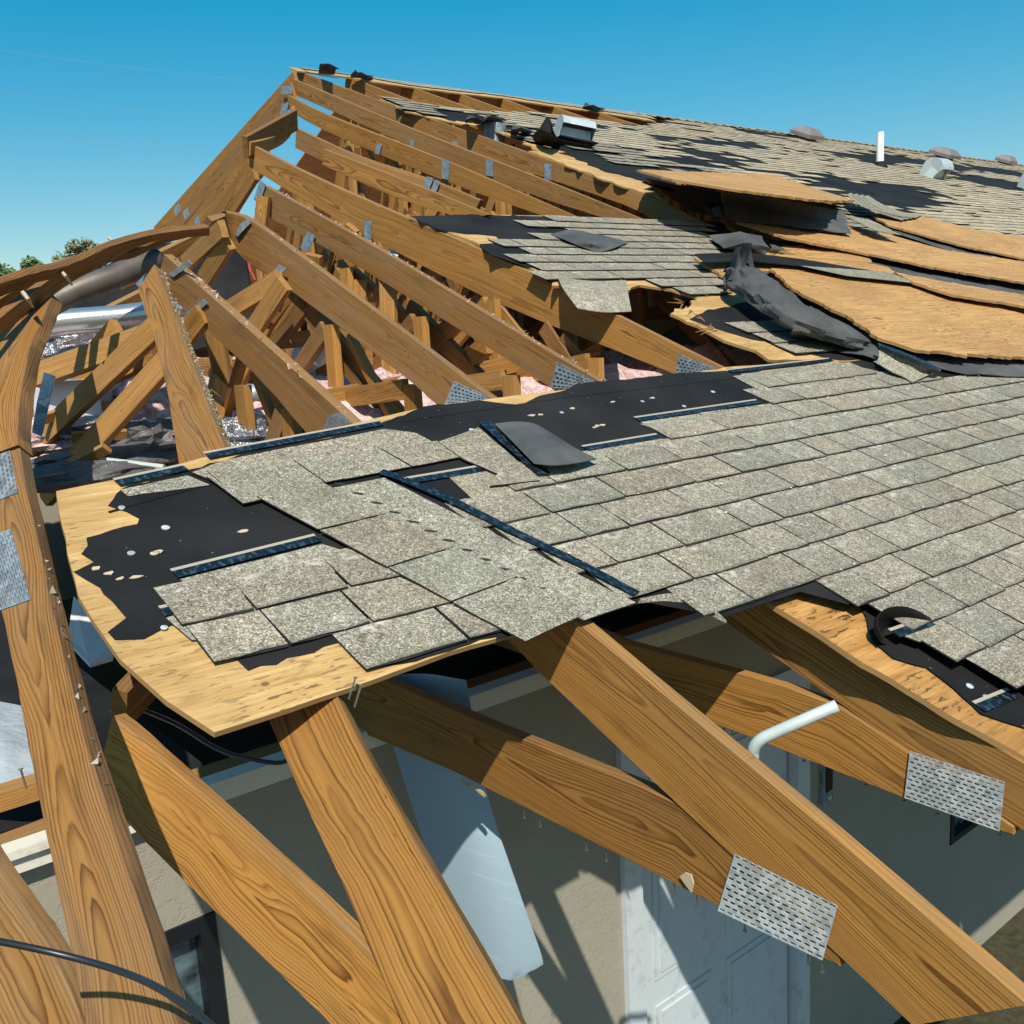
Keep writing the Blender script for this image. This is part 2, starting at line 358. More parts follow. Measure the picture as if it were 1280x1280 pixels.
# a sawn board: stations are (top corner, bottom corner) of its visible face; it is 38 mm thick behind that face
def board(name, st, mat, parent, thick=.038, back=None, smoothn=0, rag=0., bev=.0018, fray=False):
    T = [a for a, c in st]; B = [c for a, c in st]
    if smoothn: T = catmull(T, smoothn); B = catmull(B, smoothn)
    n = len(T); seed = rnd(0, 60); L = 0; V = []; BC = []; F = []
    for i in range(n):
        tan = (T[min(i+1, n-1)]-T[max(i-1, 0)]).normalized()
        dn = (B[i]-T[i]); wd = dn.length; dn = dn/wd
        side = tan.cross(dn).normalized()
        if back is not None:
            if side.dot(back) < 0: side = -side
        elif side.dot(T[i]-CAM) < 0: side = -side
        if i: L += (T[i]-T[i-1]).length
        e = bev
        sec = [(e, 0), (wd-e, 0), (wd, e), (wd, thick-e), (wd-e, thick), (e, thick), (0, thick-e), (0, e)]
        for j, (d_, s_) in enumerate(sec):
            jit = rag*(mnoise.noise(Vector((L*9+seed, j*3.1, seed)))+.6*mnoise.noise(Vector((L*40+seed, j*5.1, seed)))) if rag else 0
            V.append(T[i] + dn*(d_+jit) + side*s_)
            BC.append((L+seed, s_-.019, -d_))
    for i in range(n-1):
        for j in range(8): k = (j+1) % 8; F.append((i*8+j, i*8+k, i*8+8+k, i*8+8+j))
    F.append(tuple(range(7, -1, -1))); F.append(tuple((n-1)*8+j for j in range(8)))
    # outward normals
    o = mk(name, V, F, mat, parent, BC)
    fixn(o)
    o.data.polygons.foreach_set('use_smooth', [True]*len(F)); o.data.set_sharp_from_angle(angle=math.radians(28)); return o
def fixn(o):
    bm = bmesh.new(); bm.from_mesh(o.data); bmesh.ops.recalc_face_normals(bm, faces=bm.faces); bm.to_mesh(o.data); bm.free()
def fit(top, px, py, W):
    """point seen at (px, py) that lies W away from top (the far one of two)"""
    d = ray(px, py).normalized(); v = CAM-top; bq = v.dot(d); c = v.dot(v)-W*W; disc = bq*bq-c
    t = -bq + math.sqrt(disc) if disc > 0 else -bq
    p = CAM + d*t
    return p if disc > 0 else top + (p-top).normalized()*W
def chord(name, tops, bots, parent, W=.2, mat='wood', off=-.013, **k):
    st = []
    T = [S(q[0], q[1], off) if len(q) == 2 else D(*q) for q in tops]
    vert = k.pop('vert', False); xpl = k.pop('xpl', None)
    if xpl is not None:
        st = [(atX(*q, xpl), atX(*c, xpl)) for q, c in zip(tops, bots)]; s1_ = XS(st[0][0])[1]
        st.insert(0, (P(xpl, s1_+.7, -.014), P(xpl, s1_+.62, -.19)))
    else:
        ax = (T[-1]-T[0]).normalized()
        if vert: nor = ax.cross(VZ).normalized()
        else:
            Bf = [fit(a, *c, W) for a, c in zip(T, bots)]; dn = sum(((b_-a).normalized() for a, b_ in zip(T, Bf)), Vector()); nor = ax.cross(dn).normalized()
        for a, c in zip(T, bots):
            r_ = ray(*c).normalized(); dd = r_.dot(nor)
            b_ = CAM + r_*((a-CAM).dot(nor)/dd) if abs(dd) > .12 else fit(a, *c, W)
            wd = (b_-a).length
            if not .6*W < wd < 1.5*W: b_ = a + (b_-a)*(max(.6*W, min(1.5*W, wd))/wd)
            st.append((a, b_))
    if vert or xpl is not None: k['back'] = VX
    if 'smoothn' not in k: k['smoothn'] = 3
    return board(name, st, mat, parent, **k), st
def stick(name, a, c, parent, w=.089, thick=.038, mat='web', up=None):
    """web or stud from a to c: face square to X"""
    tan = (c-a).normalized(); perp = VX.cross(tan)
    if perp.length < .3: perp = VZ.cross(tan)
    perp.normalize()
    if perp.z < 0: perp = -perp
    return board(name, [(a+perp*w/2, a-perp*w/2), (c+perp*w/2, c-perp*w/2)], mat, parent, thick, back=VX)
def tube(g, pts, r, seg=10, mi=0, caps=True, r2=None, wob=0):
    n = len(pts); V = []; B = []; F = []; L = 0
    ref = None
    for i, p in enumerate(pts):
        tan = (pts[min(i+1, n-1)]-pts[max(i-1, 0)]).normalized()
        if ref is None: ref = tan.orthogonal().normalized()
        ref = (ref - tan*ref.dot(tan)).normalized(); bi = tan.cross(ref)
        if i: L += (p-pts[i-1]).length
        rr = r if r2 is None else r + (r2-r)*i/(n-1)
        for j in range(seg):
            a = 2*math.pi*j/seg; q = rr*(1+(wob*mnoise.noise(p*6+Vector((a, 0, 0))) if wob else 0))
            V.append(p + (ref*math.cos(a)+bi*math.sin(a))*q); B.append((L, rr*math.cos(a), rr*math.sin(a)))
    for i in range(n-1):
        for j in range(seg): k = (j+1) % seg; F.append((i*seg+j, i*seg+k, i*seg+seg+k, i*seg+seg+j))
    if caps: F.append(tuple(range(seg-1, -1, -1))); F.append(tuple((n-1)*seg+j for j in range(seg)))
    g.add(V, F, B, mi)
def ragged(pts, amp, step=.05, close=True, skip=()):
    """pts are 2-D; adds torn noise to the outline, skipping edges whose index is in skip"""
    out = []; n = len(pts); sd = rnd(0, 99)
    for i in range(n if close else n-1):
        a = Vector(pts[i]); c = Vector(pts[(i+1) % n]); L = (c-a).length; k = max(1, int(L/step))
        if i in skip: out.append(tuple(a)); continue
        nor = Vector((-(c-a).y, (c-a).x)).normalized() if L else Vector((0, 0))
        for j in range(k):
            p = a.lerp(c, j/k); e = min(1, min(j, k-j)*.6)
            q = Vector((p.x*9+sd, p.y*9, 0)); nz = mnoise.noise(q) + .6*mnoise.noise(q*2.7) + .35*mnoise.noise(q*7)
            p = p + nor*amp*nz*(.25+.75*e); out.append((p.x, p.y))
    return out
def slab(name, pts, off, thick, mats, parent, fn=None):
    """flat piece lying on the roof plane: pts are (X, s); off is a number or one per point; mats (top, side)"""
    n = len(pts)
    ar = sum(pts[i][0]*pts[(i+1) % n][1]-pts[(i+1) % n][0]*pts[i][1] for i in range(n))
    offs = [off]*n if isinstance(off, (int, float)) else list(off)
    if ar < 0: pts = pts[::-1]; offs = offs[::-1]
    sd = rnd(0, 30)
    V = [P(x, s, o) for (x, s), o in zip(pts, offs)] + [P(x, s, o-thick) for (x, s), o in zip(pts, offs)]
    B = [(x+sd, s, 0) for x, s in pts] + [(x+sd, s, -thick) for x, s in pts]
    if not isinstance(mats, (list, tuple)): mats = [mats, mats]
    V2, F, fm = list(V), [], []
    for idx in tessellate_polygon([[Vector((x, s, 0)) for x, s in pts]]):
        a, b_, c = [pts[i] for i in idx]
        if (b_[0]-a[0])*(c[1]-a[1])-(b_[1]-a[1])*(c[0]-a[0]) < 0: idx = idx[::-1]
        idx = tuple(idx); F.append(idx); fm.append(0); F.append(tuple(i+n for i in idx[::-1])); fm.append(0)
    for i in range(n): k = (i+1) % n; F.append((i+n, k+n, k, i)); fm.append(1)
    return mk(name, V2, F, mats, parent, B, fmat=fm)
def pslab(name, pxs, off, thick, mats, parent, rag=0, step=.05, skip=()):
    """same from points seen in the photograph, each on the roof plane raised by off"""
    pts = []
    for q in pxs:
        o = q[2] if len(q) > 2 else (off if isinstance(off, (int, float)) else 0)
        pts.append(XS(S(q[0], q[1], o)))
    if rag: pts = ragged(pts, rag, step, True, skip)
    offs = off if rag or not any(len(q) > 2 for q in pxs) else [q[2] if len(q) > 2 else off for q in pxs]
    return slab(name, pts, offs, thick, mats, parent)
def linpts(pts, n): return [pts[i].lerp(pts[i+1], k/n) for i in range(len(pts)-1) for k in range(n)] + [pts[-1].copy()]
def sheet(name, rows, thick, mat, parent=None, nu=4, nv=4, wob=0., wf=3., smooth=True, lin=False):
    """a bent sheet through rows of points (all rows the same length)"""
    catm = linpts if lin else catmull
    R = [catm([Vector(p) for p in r], nu) for r in rows]
    C = [catm([R[i][j] for i in range(len(R))], nv) for j in range(len(R[0]))]
    nI, nJ = len(C[0]), len(C); sd = rnd(0, 50)
    pt = [[C[j][i] for j in range(nJ)] for i in range(nI)]
    nor = [[None]*nJ for _ in range(nI)]
    for i in range(nI):
        for j in range(nJ):
            du = pt[i][min(j+1, nJ-1)]-pt[i][max(j-1, 0)]; dv = pt[min(i+1, nI-1)][j]-pt[max(i-1, 0)][j]
            nn = du.cross(dv); nor[i][j] = nn.normalized() if nn.length > 1e-9 else Vector((0, 0, 1))
    V = []; B = []
    for lay in (0, 1):
        for i in range(nI):
            for j in range(nJ):
                p = pt[i][j]; d = wob*mnoise.noise(p*wf+Vector((sd, 0, 0))) if wob else 0
                V.append(p + nor[i][j]*(d - lay*thick)); B.append((j*.03+sd, i*.03, -lay*thick))
    F = []; N = nI*nJ
    for i in range(nI-1):
        for j in range(nJ-1):
            a = i*nJ+j; F.append((a, a+1, a+nJ+1, a+nJ)); F.append((N+a+nJ, N+a+nJ+1, N+a+1, N+a))
    ring = [j for j in range(nJ)] + [i*nJ+nJ-1 for i in range(1, nI)] + [(nI-1)*nJ+j for j in range(nJ-2, -1, -1)] + [i*nJ for i in range(nI-2, 0, -1)]
    for a, c in zip(ring, ring[1:]+ring[:1]): F.append((a, a+N, c+N, c))
    o = mk(name, V, F, mat, parent, B); 
    if smooth: o.data.polygons.foreach_set('use_smooth', [True]*len(F)); 
    fixn(o)
    if smooth: o.data.set_sharp_from_angle(angle=math.radians(50))
    return o
def pip(x, y, poly):
    c = False; n = len(poly)
    for i in range(n):
        (x1, y1), (x2, y2) = poly[i], poly[(i+1) % n]
        if (y1 > y) != (y2 > y) and x < (x2-x1)*(y-y1)/(y2-y1)+x1: c = not c
    return c
def PX(*l): return [xs(*q) for q in l]

# ---------------------------------------------------------------- ground and porch
g = G(); n = 24; R = 900
V = [(math.cos(2*math.pi*i/n)*R, math.sin(2*math.pi*i/n)*R, 0) for i in range(n)]
g.add(V, [tuple(range(n))]); tag(g.build('ground', 'ground'), None, None, None, 'structure')
g = G(); abox(g, (-1, -1.4, -.1), (3.4, 2.88, .02)); tag(g.build('pavement', 'slab'), None, None, None, 'structure')

# ---------------------------------------------------------------- house walls
house = thing('house', 'cream stucco house wall with white door under the torn roof', 'house', (2.8, 2.9, 0))
YW = 2.9; ZT = CAMZ-1.405; ZD = CAMZ-1.785
def wallgrid(x0, x1, z0, z1, holes):
    """wall front as pieces round its openings, 0.16 thick"""
    g = G(); xsn = sorted({x0, x1, *[h[0] for h in holes], *[h[1] for h in holes]})
    for a, c in zip(xsn, xsn[1:]):
        zs = sorted({z0, z1, *[k for h in holes if h[0] <= a and h[1] >= c for k in (h[2], h[3])]})
        for p, q in zip(zs, zs[1:]):
            if any(h[0] <= a and h[1] >= c and h[2] <= p and h[3] >= q for h in holes): continue
            abox(g, (a, YW, p), (c, YW+.16, q))
    return g
DX0, DX1 = 2.83, 4.24
WX0, WX1, WZ0 = -.9, 1.0, CAMZ-3.05
W2 = (5.85, 6.8, CAMZ-3.48, CAMZ-2.57)
wallgrid(-4, 16, 0, ZT, [(DX0, DX1, .42, ZD), (WX0, WX1, WZ0, ZD), W2]).build('wall', 'stucco', house)
# door with casing and six raised panels
def casing(name, x0, x1, z0, z1, wd, mat, proud=.03, bottom=False):
    fo = None
    g = G()
    abox(g, (x0, YW-proud, z0), (x0+wd, YW+.12, z1)); abox(g, (x1-wd, YW-proud, z0), (x1, YW+.12, z1))
    abox(g, (x0+wd, YW-proud+.002, z1-wd), (x1-wd, YW+.118, z1))
    if bottom: abox(g, (x0+wd, YW-proud+.002, z0), (x1-wd, YW+.118, z0+wd))
    return g.build(name, mat, house)
casing('door_frame', DX0, DX1, .42, ZD, .11, 'white')
g = G(); abox(g, (DX0+.11, YW+.03, .43), (DX1-.125, YW+.075, ZD-.11)); door = g.build('door', 'white', house)
x0, x1 = DX0+.11, DX1-.125; wpan = (x1-x0-.36)/2
for cx in (x0+.12+wpan/2, x1-.12-wpan/2):
    for z0, z1 in ((.64, 1.22), (1.36, 1.98), (2.12, 2.42)):
        g = G(); abox(g, (cx-wpan/2, YW+.022, z0), (cx+wpan/2, YW+.031, z1)); abox(g, (cx-wpan/2+.035, YW+.014, z0+.035), (cx+wpan/2-.035, YW+.023, z1-.035))
        g.build('door_panel', 'white', door)
g = G(); abox(g, (x1-.004, YW+.045, .43), (x1+.015, YW+.07, ZD-.11)); g.build('weather_strip', 'black', house)
g = G(); tube(g, [Vector((x1-.08, YW+.03, 1.4)), Vector((x1-.08, YW-.03, 1.4)), Vector((x1-.17, YW-.035, 1.4))], .012, 8); abox(g, (x1-.11, YW+.016, 1.33), (x1-.05, YW+.0295, 1.47)); g.build('door_handle', 'black', door)
casing('window_frame', WX0, WX1, WZ0, ZD, .055, 'black', .012, True)
g = G(); abox(g, (WX0+.055, YW+.05, WZ0+.055), (WX1-.055, YW+.058, ZD-.055)); g.build('window_pane', 'glass', house)
g = G(); abox(g, (WX0+.056, YW+.03, ZD-.50), (WX1-.056, YW+.049, ZD-.46)); g.build('window_rail', 'black', house)
g = G()
for i in range(16):
    px_ = rnd(.5, .92); tube(g, [Vector((px_, YW+.022, rnd(CAMZ-2.45, CAMZ-2.25))), Vector((px_+rnd(-.1, .12), YW+.02, rnd(CAMZ-2.73, CAMZ-2.45)))], .0015, 4)
o = g.build('broken_wire_mesh', 'galv', house); o['kind'] = 'stuff'
g = G(); abox(g, (W2[0]+.02, YW+.05, W2[2]+.02), (W2[1]-.02, YW+.058, W2[3]-.02)); g.build('window_pane', 'glass', house)
g = G()
abox(g, (W2[0], YW-.01, W2[2]), (W2[0]+.04, YW+.1, W2[3])); abox(g, (W2[1]-.04, YW-.01, W2[2]), (W2[1], YW+.1, W2[3]))
abox(g, (W2[0]+.04, YW-.008, W2[2]), (W2[1]-.04, YW+.098, W2[2]+.04)); abox(g, (W2[0]+.04, YW-.008, W2[3]-.04), (W2[1]-.04, YW+.098, W2[3])); g.build('window_frame', 'black', house)
lb = thing('doorbell', 'small grey doorbell box on the wall right of the white door', 'doorbell', (4.42, YW, CAMZ-2.57))
g = G(); abox(g, (4.365, YW-.03, CAMZ-2.65), (4.46, YW-.001, CAMZ-2.39)); g.build('case', 'galv_blue', lb)
g = G(); abox(g, (4.382, YW-.036, CAMZ-2.575), (4.443, YW-.0301, CAMZ-2.42)); g.build('face_plate', 'black', lb)
g = G(); tube(g, [Vector((4.412, YW-.03, CAMZ-2.61)), Vector((4.412, YW-.043, CAMZ-2.61))], .013, 10); g.build('button', 'white', lb)
# trim and plates on the wall head, and side and inner walls
g = G(); abox(g, (-4, YW-.05, ZT-.002), (16, YW+.02, ZT+.05)); abox(g, (-4, YW-.07, ZT+.0505), (16, YW+.0, ZT+.075)); g.build('trim_board', 'cream', house)
g = G(); abox(g, (-4, YW+.021, ZT), (16, YW+.16, ZT+.04)); g.build('top_plate', 'wood', house)
g = G(); abox(g, (-4.1, YW+.17, 0), (-4.0, 19, ZT)); abox(g, (16, YW, 0), (16.15, 19, ZT)); abox(g, (-4, 19, 0), (16, 19.15, ZT)); g.build('wall', 'stucco', house)
g = G(); abox(g, (-4, YW+.17, ZT-.05), (1.14, 14, ZT-.03)); g.build('shade_black_ceiling', 'felt', house)  # ceiling coloured black to paint in the shade of the gap
g = G(); abox(g, (5.6, 4.6, ZT), (5.7, 9, CAMZ+.1)); g.build('partition', 'web', house)

# ---------------------------------------------------------------- attic floor: pink loose fill
def floorz(x, y):
    base = min(-.24, -1.10+(y-2.75)*.66)
    low = max(0, min(1, (2.2-x)/1.4)); base -= .38*low
    return CAMZ+base
V = []; F = []; nx, ny = 150, 150; X0, X1, Y0, Y1 = 1.15, 15, 3.0, 17
for i in range(nx+1):
    for j in range(ny+1):
        x = X0+(X1-X0)*i/nx; y = Y0+(Y1-Y0)*(j/ny)**1.4
        q = Vector((x, y, 0)); h = .11*mnoise.noise(q*1.7)+.06*mnoise.noise(q*5)+.035*mnoise.noise(q*13)
        V.append((x, y, floorz(x, y)+h))
for i in range(nx):
    for j in range(ny): a = i*(ny+1)+j; F.append((a, a+ny+1, a+ny+2, a+1))
tag(mk('insulation', V, F, 'pink'), 'loose pink fibre insulation covering the attic floor under the bare trusses', 'insulation', None, 'stuff')

# ---------------------------------------------------------------- roof trusses
def plate(parent, c4, mat='galv', nx=0, ny=0, name='gusset_plate', thick=.003):
    """steel plate over four corners (3-D, in order); nx, ny slots really cut through"""
    a, b_, c, d = [Vector(p) for p in c4]
    nor = (b_-a).cross(d-a).normalized()
    if nor.dot(CAM-a) < 0: nor = -nor
    a, b_, c, d = [p+nor*.0025 for p in (a, b_, c, d)]
    def at(u, v): return a.lerp(b_, u).lerp(d.lerp(c, u), v)
    g = G()
    if not nx:
        V = [a, b_, c, d, a-nor*thick, b_-nor*thick, c-nor*thick, d-nor*thick]
        g.add(V, [(0, 1, 2, 3), (7, 6, 5, 4), (0, 4, 5, 1), (1, 5, 6, 2), (2, 6, 7, 3), (3, 7, 4, 0)])
    else:
        for j in range(ny):
            sh = .5 if j % 2 else 0
            v0, v1 = j/ny, (j+1)/ny; dv = v1-v0
            edges = [0.] + [(i+sh)/nx for i in range(nx+1) if 0 < (i+sh)/nx < 1] + [1.]
            for u0, u1 in zip(edges, edges[1:]):
                du = u1-u0
                if du < .6/nx:
                    g.add([at(u0, v0), at(u1, v0), at(u1, v1), at(u0, v1)], [(0, 1, 2, 3)]); continue
                p, q = u0+du*.17, u0+du*.83; r, s_ = v0+dv*.28, v0+dv*.72
                ou = [at(u0, v0), at(u1, v0), at(u1, v1), at(u0, v1)]; inn = [at(p, r), at(q, r), at(q, s_), at(p, s_)]
                lip = [k - nor*.002 + (at(u0, v0)-at(u0, v1)).normalized()*0 for k in inn]
                g.add(ou+inn+lip, [(0, 1, 5, 4), (1, 2, 6, 5), (2, 3, 7, 6), (3, 0, 4, 7), (4, 5, 9, 8), (5, 6, 10, 9), (6, 7, 11, 10), (7, 4, 8, 11)])
    return g.build(name, mat, parent)
TG = 'roof trusses laid bare by the storm'
def truss(label, X, Y=2.9): return thing('roof_truss', label, 'roof truss', (X, Y, ZT), TG)
def plateX(parent, pxs, X, **k): return plate(parent, [atX(x, y, X) for x, y in pxs], **k)
def platec(parent, st, u0, u1, v0, v1, dx=0., **k):
    """plate lying on a chord face; u along, v across (0 top edge, 1 bottom edge, may pass 1)"""
    def at(u, v):
        L = [0]
        for (a, c), (a2, c2) in zip(st, st[1:]): L.append(L[-1]+(a2-a).length)
        t = u*L[-1]
        for i in range(len(st)-1):
            if t <= L[i+1]+1e-6:
                f = (t-L[i])/(L[i+1]-L[i]); break
        a = st[i][0].lerp(st[i+1][0], f); c = st[i][1].lerp(st[i+1][1], f); return a+(c-a)*v
    sk = k.pop('skew', 0)
    return plate(parent, [at(u0, v0), at(u1, v0), at(u1+sk, v1), at(u0+sk, v1)], **k)
def nailup(parent, p, up, L=.05):
    g = G(); tube(g, [p, p+up*L], .002, 6); tube(g, [p+up*L, p+up*(L+.002)], .0045, 8); return g.build('nail', 'nail', parent)

# -- far left: bent chord, spliced where it curls over
t = truss('thick weathered chord twisting down the left edge, between the curled planks and the black cable', .4, 1.4)
_, st = chord('top_chord', [(24, 560), (34, 618), (54, 708), (69, 776), (103, 911), (131, 1000), (184, 1161), (226, 1300)],
              [(-62, 590), (-48, 650), (-10, 728), (10, 800), (32, 915), (51, 1010), (80, 1150), (110, 1300)],
              t, .19, 'wood_old', -.005, smoothn=4, rag=.003)
tleft, st_left = t, st
def lerp_st(st, u):
    T = [a for a, c in st]; B = [c for a, c in st]; k = u*(len(T)-1); i = min(int(k), len(T)-2); f = k-i
    return T[i].lerp(T[i+1], f), B[i].lerp(B[i+1], f)
_, st2 = chord('top_chord', [(66, 368), (50, 405), (37, 434), (28, 480), (22, 530), (23, 556)],
               [(-10, 425), (-36, 460), (-56, 490), (-66, 530), (-70, 570), (-64, 588)], t, .30, 'wood_old', -.005, smoothn=4, thick=.05, rag=.003)
for (u0, u1, v0, v1) in ((.0, .13, .12, .95), (.2, .36, .35, 1.)):
    a, c = lerp_st(st, u0); a2, c2 = lerp_st(st, u1)
    plate(t, [a.lerp(c, v0), a2.lerp(c2, v0), a2.lerp(c2, v1), a.lerp(c, v1)], nx=9, ny=14, mat='galv_blue')

# -- truss with the front beam left of centre
t = truss('truss whose steep front beam drops from the bare plywood corner', .85)
_, st = chord('top_chord', [(415, 858), (470, 962), (560, 1120), (662, 1300)], [(332, 890), (372, 985), (430, 1110), (512, 1300)], t, .19, 'wood', -.014, rag=.003)
for q in ((436, 874), (443, 884)): nailup(t, S(q[0], q[1], -.01), (NN+EX*.5+ES*.4).normalized(), .045)
chord('top_chord', [(193, 330), (229, 424), (281, 560), (380, 790)], [(172, 362), (203, 460), (224, 580), (270, 800)], t, .21, 'wood_up', -.013, rag=.004)
_, stb = chord('bottom_chord', [(140, 895), (172, 922), (300, 1040), (390, 1122), (560, 1290)], [(120, 985), (170, 1040), (228, 1099), (400, 1267), (520, 1390)], t, .2, 'wood', -.25, rag=.003)
# -- the next trusses: X of the visible face, chord points seen in the photo
def rafter(t, tops, bots, W, mat, rag=.003, **k): return chord('top_chord', tops, bots, t, W, mat, -.013, rag=rag, vert=k.get('xpl') is None, **k)
t1 = truss('truss whose chord ends front centre at the large perforated heel plate', 1.57)
_, s1 = rafter(t1, [(745, 797), (1038, 1042), (1285, 1256)], [(676, 842), (915, 1069), (1141, 1282)], .2, 'wood', .003, xpl=1.57)
rafter(t1, [(205, 318), (354, 450), (440, 528), (590, 666)], [(196, 356), (300, 470), (380, 560), (530, 690)], .2, 'wood_up')
X1 = 1.572
def bchord(t, X, tops, bots, mat='wood'):
    st = [(atX(*a, X), atX(*c, X)) for a, c in zip(tops, bots)]
    if tops[0][0] < 750: a, c = st[0]; st.insert(0, (a+VY*.9, c+VY*.9))
    return board('bottom_chord', st, mat, t, back=VX, rag=.0025)
bchord(t1, X1+.002, [(468, 845), (624, 912), (800, 983), (853, 1008), (880, 1033), (919, 1068), (1049, 1192)], [(441, 911), (573, 967), (790, 1078), (836, 1101), (868, 1118), (905, 1136), (1049, 1208)])
plateX(t1, [(919, 1066), (1048, 1131), (1029, 1200), (898, 1138)], X1-.002, nx=13, ny=11)
t2 = truss('truss whose chord ends at the perforated heel plate on the right', 2.25)
b2 = [atX(908, 778, 2.285), atX(1137, 942, 2.285), atX(1290, 1046, 2.285)]; upv = (b2[2]-b2[0]).normalized().cross(VX); upv = -upv if upv.z < 0 else upv
b2.insert(0, b2[0] + (b2[0]-b2[1])*.9); s2 = [(q+upv*.160, q) for q in b2]
board('top_chord', s2, 'wood', t2, back=VX, rag=.003)
rafter(t2, [(258, 270), (284, 266), (316, 277), (400, 338), (560, 457), (612, 496), (788, 626)], [(250, 290), (282, 297), (306, 325), (370, 368), (493, 476), (545, 515), (740, 665)], .2, 'wood_up')
X2 = 2.275
bchord(t2, X2+.002, [(690, 765), (780, 803), (917, 840), (981, 858), (1049, 884), (1080, 904), (1140, 944), (1266, 1034)], [(690, 830), (780, 866), (872, 897), (940, 922), (1020, 954), (1060, 970), (1128, 996), (1266, 1044)])
plateX(t2, [(1138, 938), (1257, 977), (1250, 1039), (1131, 997)], X2-.002, nx=13, ny=11)
t3 = truss('greyed chord just left of the long clean one, its lower plate at the deck', 2.8)
_, s3 = rafter(t3, [(330, 232), (450, 298), (560, 363), (745, 474), (900, 560)], [(318, 262), (425, 320), (520, 378), (662, 484), (850, 590)], .2, 'wood_up')
t4 = truss('long clean chord whose lower end meets the black felt at a triangular plate', 3.5)
_, s4 = rafter(t4, [(310, 179), (410, 229), (640, 330), (893, 455), (1000, 505)], [(309, 207), (400, 262), (600, 372), (846, 469), (960, 530)], .2, 'wood', .001)
t5 = truss('spliced chord behind the long clean one, ending at the small shingled patch', 4.0)
_, s5 = rafter(t5, [(370, 160), (440, 192), (532, 222), (600, 250)], [(369, 185), (440, 218), (530, 250), (590, 272)], .18, 'wood_up')
chord('top_chord', [(404, 186), (500, 223), (612, 268)], [(403, 206), (495, 247), (580, 274)], t5, .185, 'wood', .03, vert=True)
t6 = truss('third chord from the ridge, with a plate near its middle', 4.75)
_, s6 = rafter(t6, [(360, 119), (410, 144), (564, 204), (732, 276)], [(359, 136), (405, 163), (545, 222), (690, 276)], .19, 'wood')
t7 = truss('second chord from the ridge, second plated one above the shingled patch', 5.45)
_, s7 = rafter(t7, [(365, 98), (420, 121), (520, 163), (670, 221), (812, 278)], [(364, 117), (420, 141), (510, 181), (650, 238), (760, 280)], .19, 'wood_up')
t8 = truss('topmost chord from the peak of the ridge down to the dark hole', 5.95)
_, s8 = rafter(t8, [(371, 88), (511, 139), (647, 186), (812, 246), (880, 278)], [(370, 104), (508, 158), (640, 208), (780, 256), (850, 290)], .19, 'wood_up')
# splice and heel plates on the far chords
plateX(t1, [(412, 519), (426, 515), (441, 528), (405, 537)], s1[0][0].x*0+1.57, mat='galv_blue', nx=7, ny=6)
def pfit(t, st, px, **k):
    """plate on a chord's face, corners seen in the photo: meet the plane of that face"""
    best = None; mx = sum(q[0] for q in px)/4; my = sum(q[1] for q in px)/4; r = ray(mx, my)
    for i in range(len(st)-1):
        a, c, d = st[i][0], st[i+1][0], st[i][1]; n = (c-a).cross(d-a).normalized()
        if abs(r.normalized().dot(n)) < .03: continue
        h = CAM + r*((a-CAM).dot(n)/r.dot(n)); u = (h-a).dot(c-a)/(c-a).length_squared; e = abs(u-.5)
        if best is None or e < best[0]: best = (e, a, n)
    _, a, n = best
    if n.dot(CAM-a) < 0: n = -n
    a = a + n*.006
    out = []
    for x, y in px:
        r = ray(x, y); out.append(CAM + r*((a-CAM).dot(n)/r.dot(n)))
    return plate(t, out, **k)
pfit(t2, [(S(400, 338, -.013), fit(S(400, 338, -.013), 370, 368, .2)), (S(612, 496, -.013), fit(S(612, 496, -.013), 545, 515, .2))], [(568, 476), (612, 496), (600, 506), (556, 506)], mat='galv_blue', nx=9, ny=6)
pfit(t3, s3, [(697, 452), (748, 478), (735, 487), (688, 485)], mat='galv_blue', nx=9, ny=6)
pfit(t4, s4, [(848, 442), (897, 460), (890, 470), (844, 469)], mat='galv_blue', nx=9, ny=6)
H_up = [(S(205, 318, -.013), fit(S(205, 318, -.013), 196, 356, .2)), (S(440, 528, -.013), fit(S(440, 528, -.013), 380, 560, .2))]
I_up = [(S(193, 330, -.013), fit(S(193, 330, -.013), 172, 362, .21)), (S(281, 560, -.013), fit(S(281, 560, -.013), 224, 580, .21))]
G_up = [(S(316, 277, -.013), fit(S(316, 277, -.013), 306, 325, .2)), (S(560, 457, -.013), fit(S(560, 457, -.013), 493, 476, .2))]
for tt, st, cx, cy, lx, ly, wx, wy in (
        (t1, H_up, 226, 336, 24, -17, 4, 4), (t1, H_up, 247, 385, 20, -17, 5, 4), (t, I_up, 181, 414, 22, -12, 5, 5), (t, I_up, 181, 352, 13, -14, 7, 6),
        (t2, G_up, 302, 284, 17, -18, 6, 5), (t2, G_up, 346, 343, 15, -20, 7, 4), (t3, s3, 385, 302, 9, -20, 8, 4), (t3, s3, 325, 240, 8, -24, 6, 4),
        (t4, s4, 460, 289, 0, 26, 7, 1), (t5, s5, 535, 229, 6, -15, 7, 2), (t5, s5, 545, 232, 5, -13, 5, 2), (t6, s6, 557, 212, 1, -24, 7, 2),
        (t6, s6, 473, 186, 3, -13, 5, 1), (t7, s7, 612, 210, 0, 20, 7, 1), (t8, s8, 685, 215, 0, 20, 7, 1), (t7, s7, 515, 179, 0, 8, 4, 1), (t8, s8, 569, 180, 0, 6, 5, 1)):
    pfit(tt, st, [(cx-lx/2-wx*.62, cy-ly/2-wy*.62), (cx-lx/2+wx*.62, cy-ly/2+wy*.62), (cx+lx/2+wx*.62, cy+ly/2+wy*.62), (cx+lx/2-wx*.62, cy+ly/2-wy*.62)], mat='galv_blue')

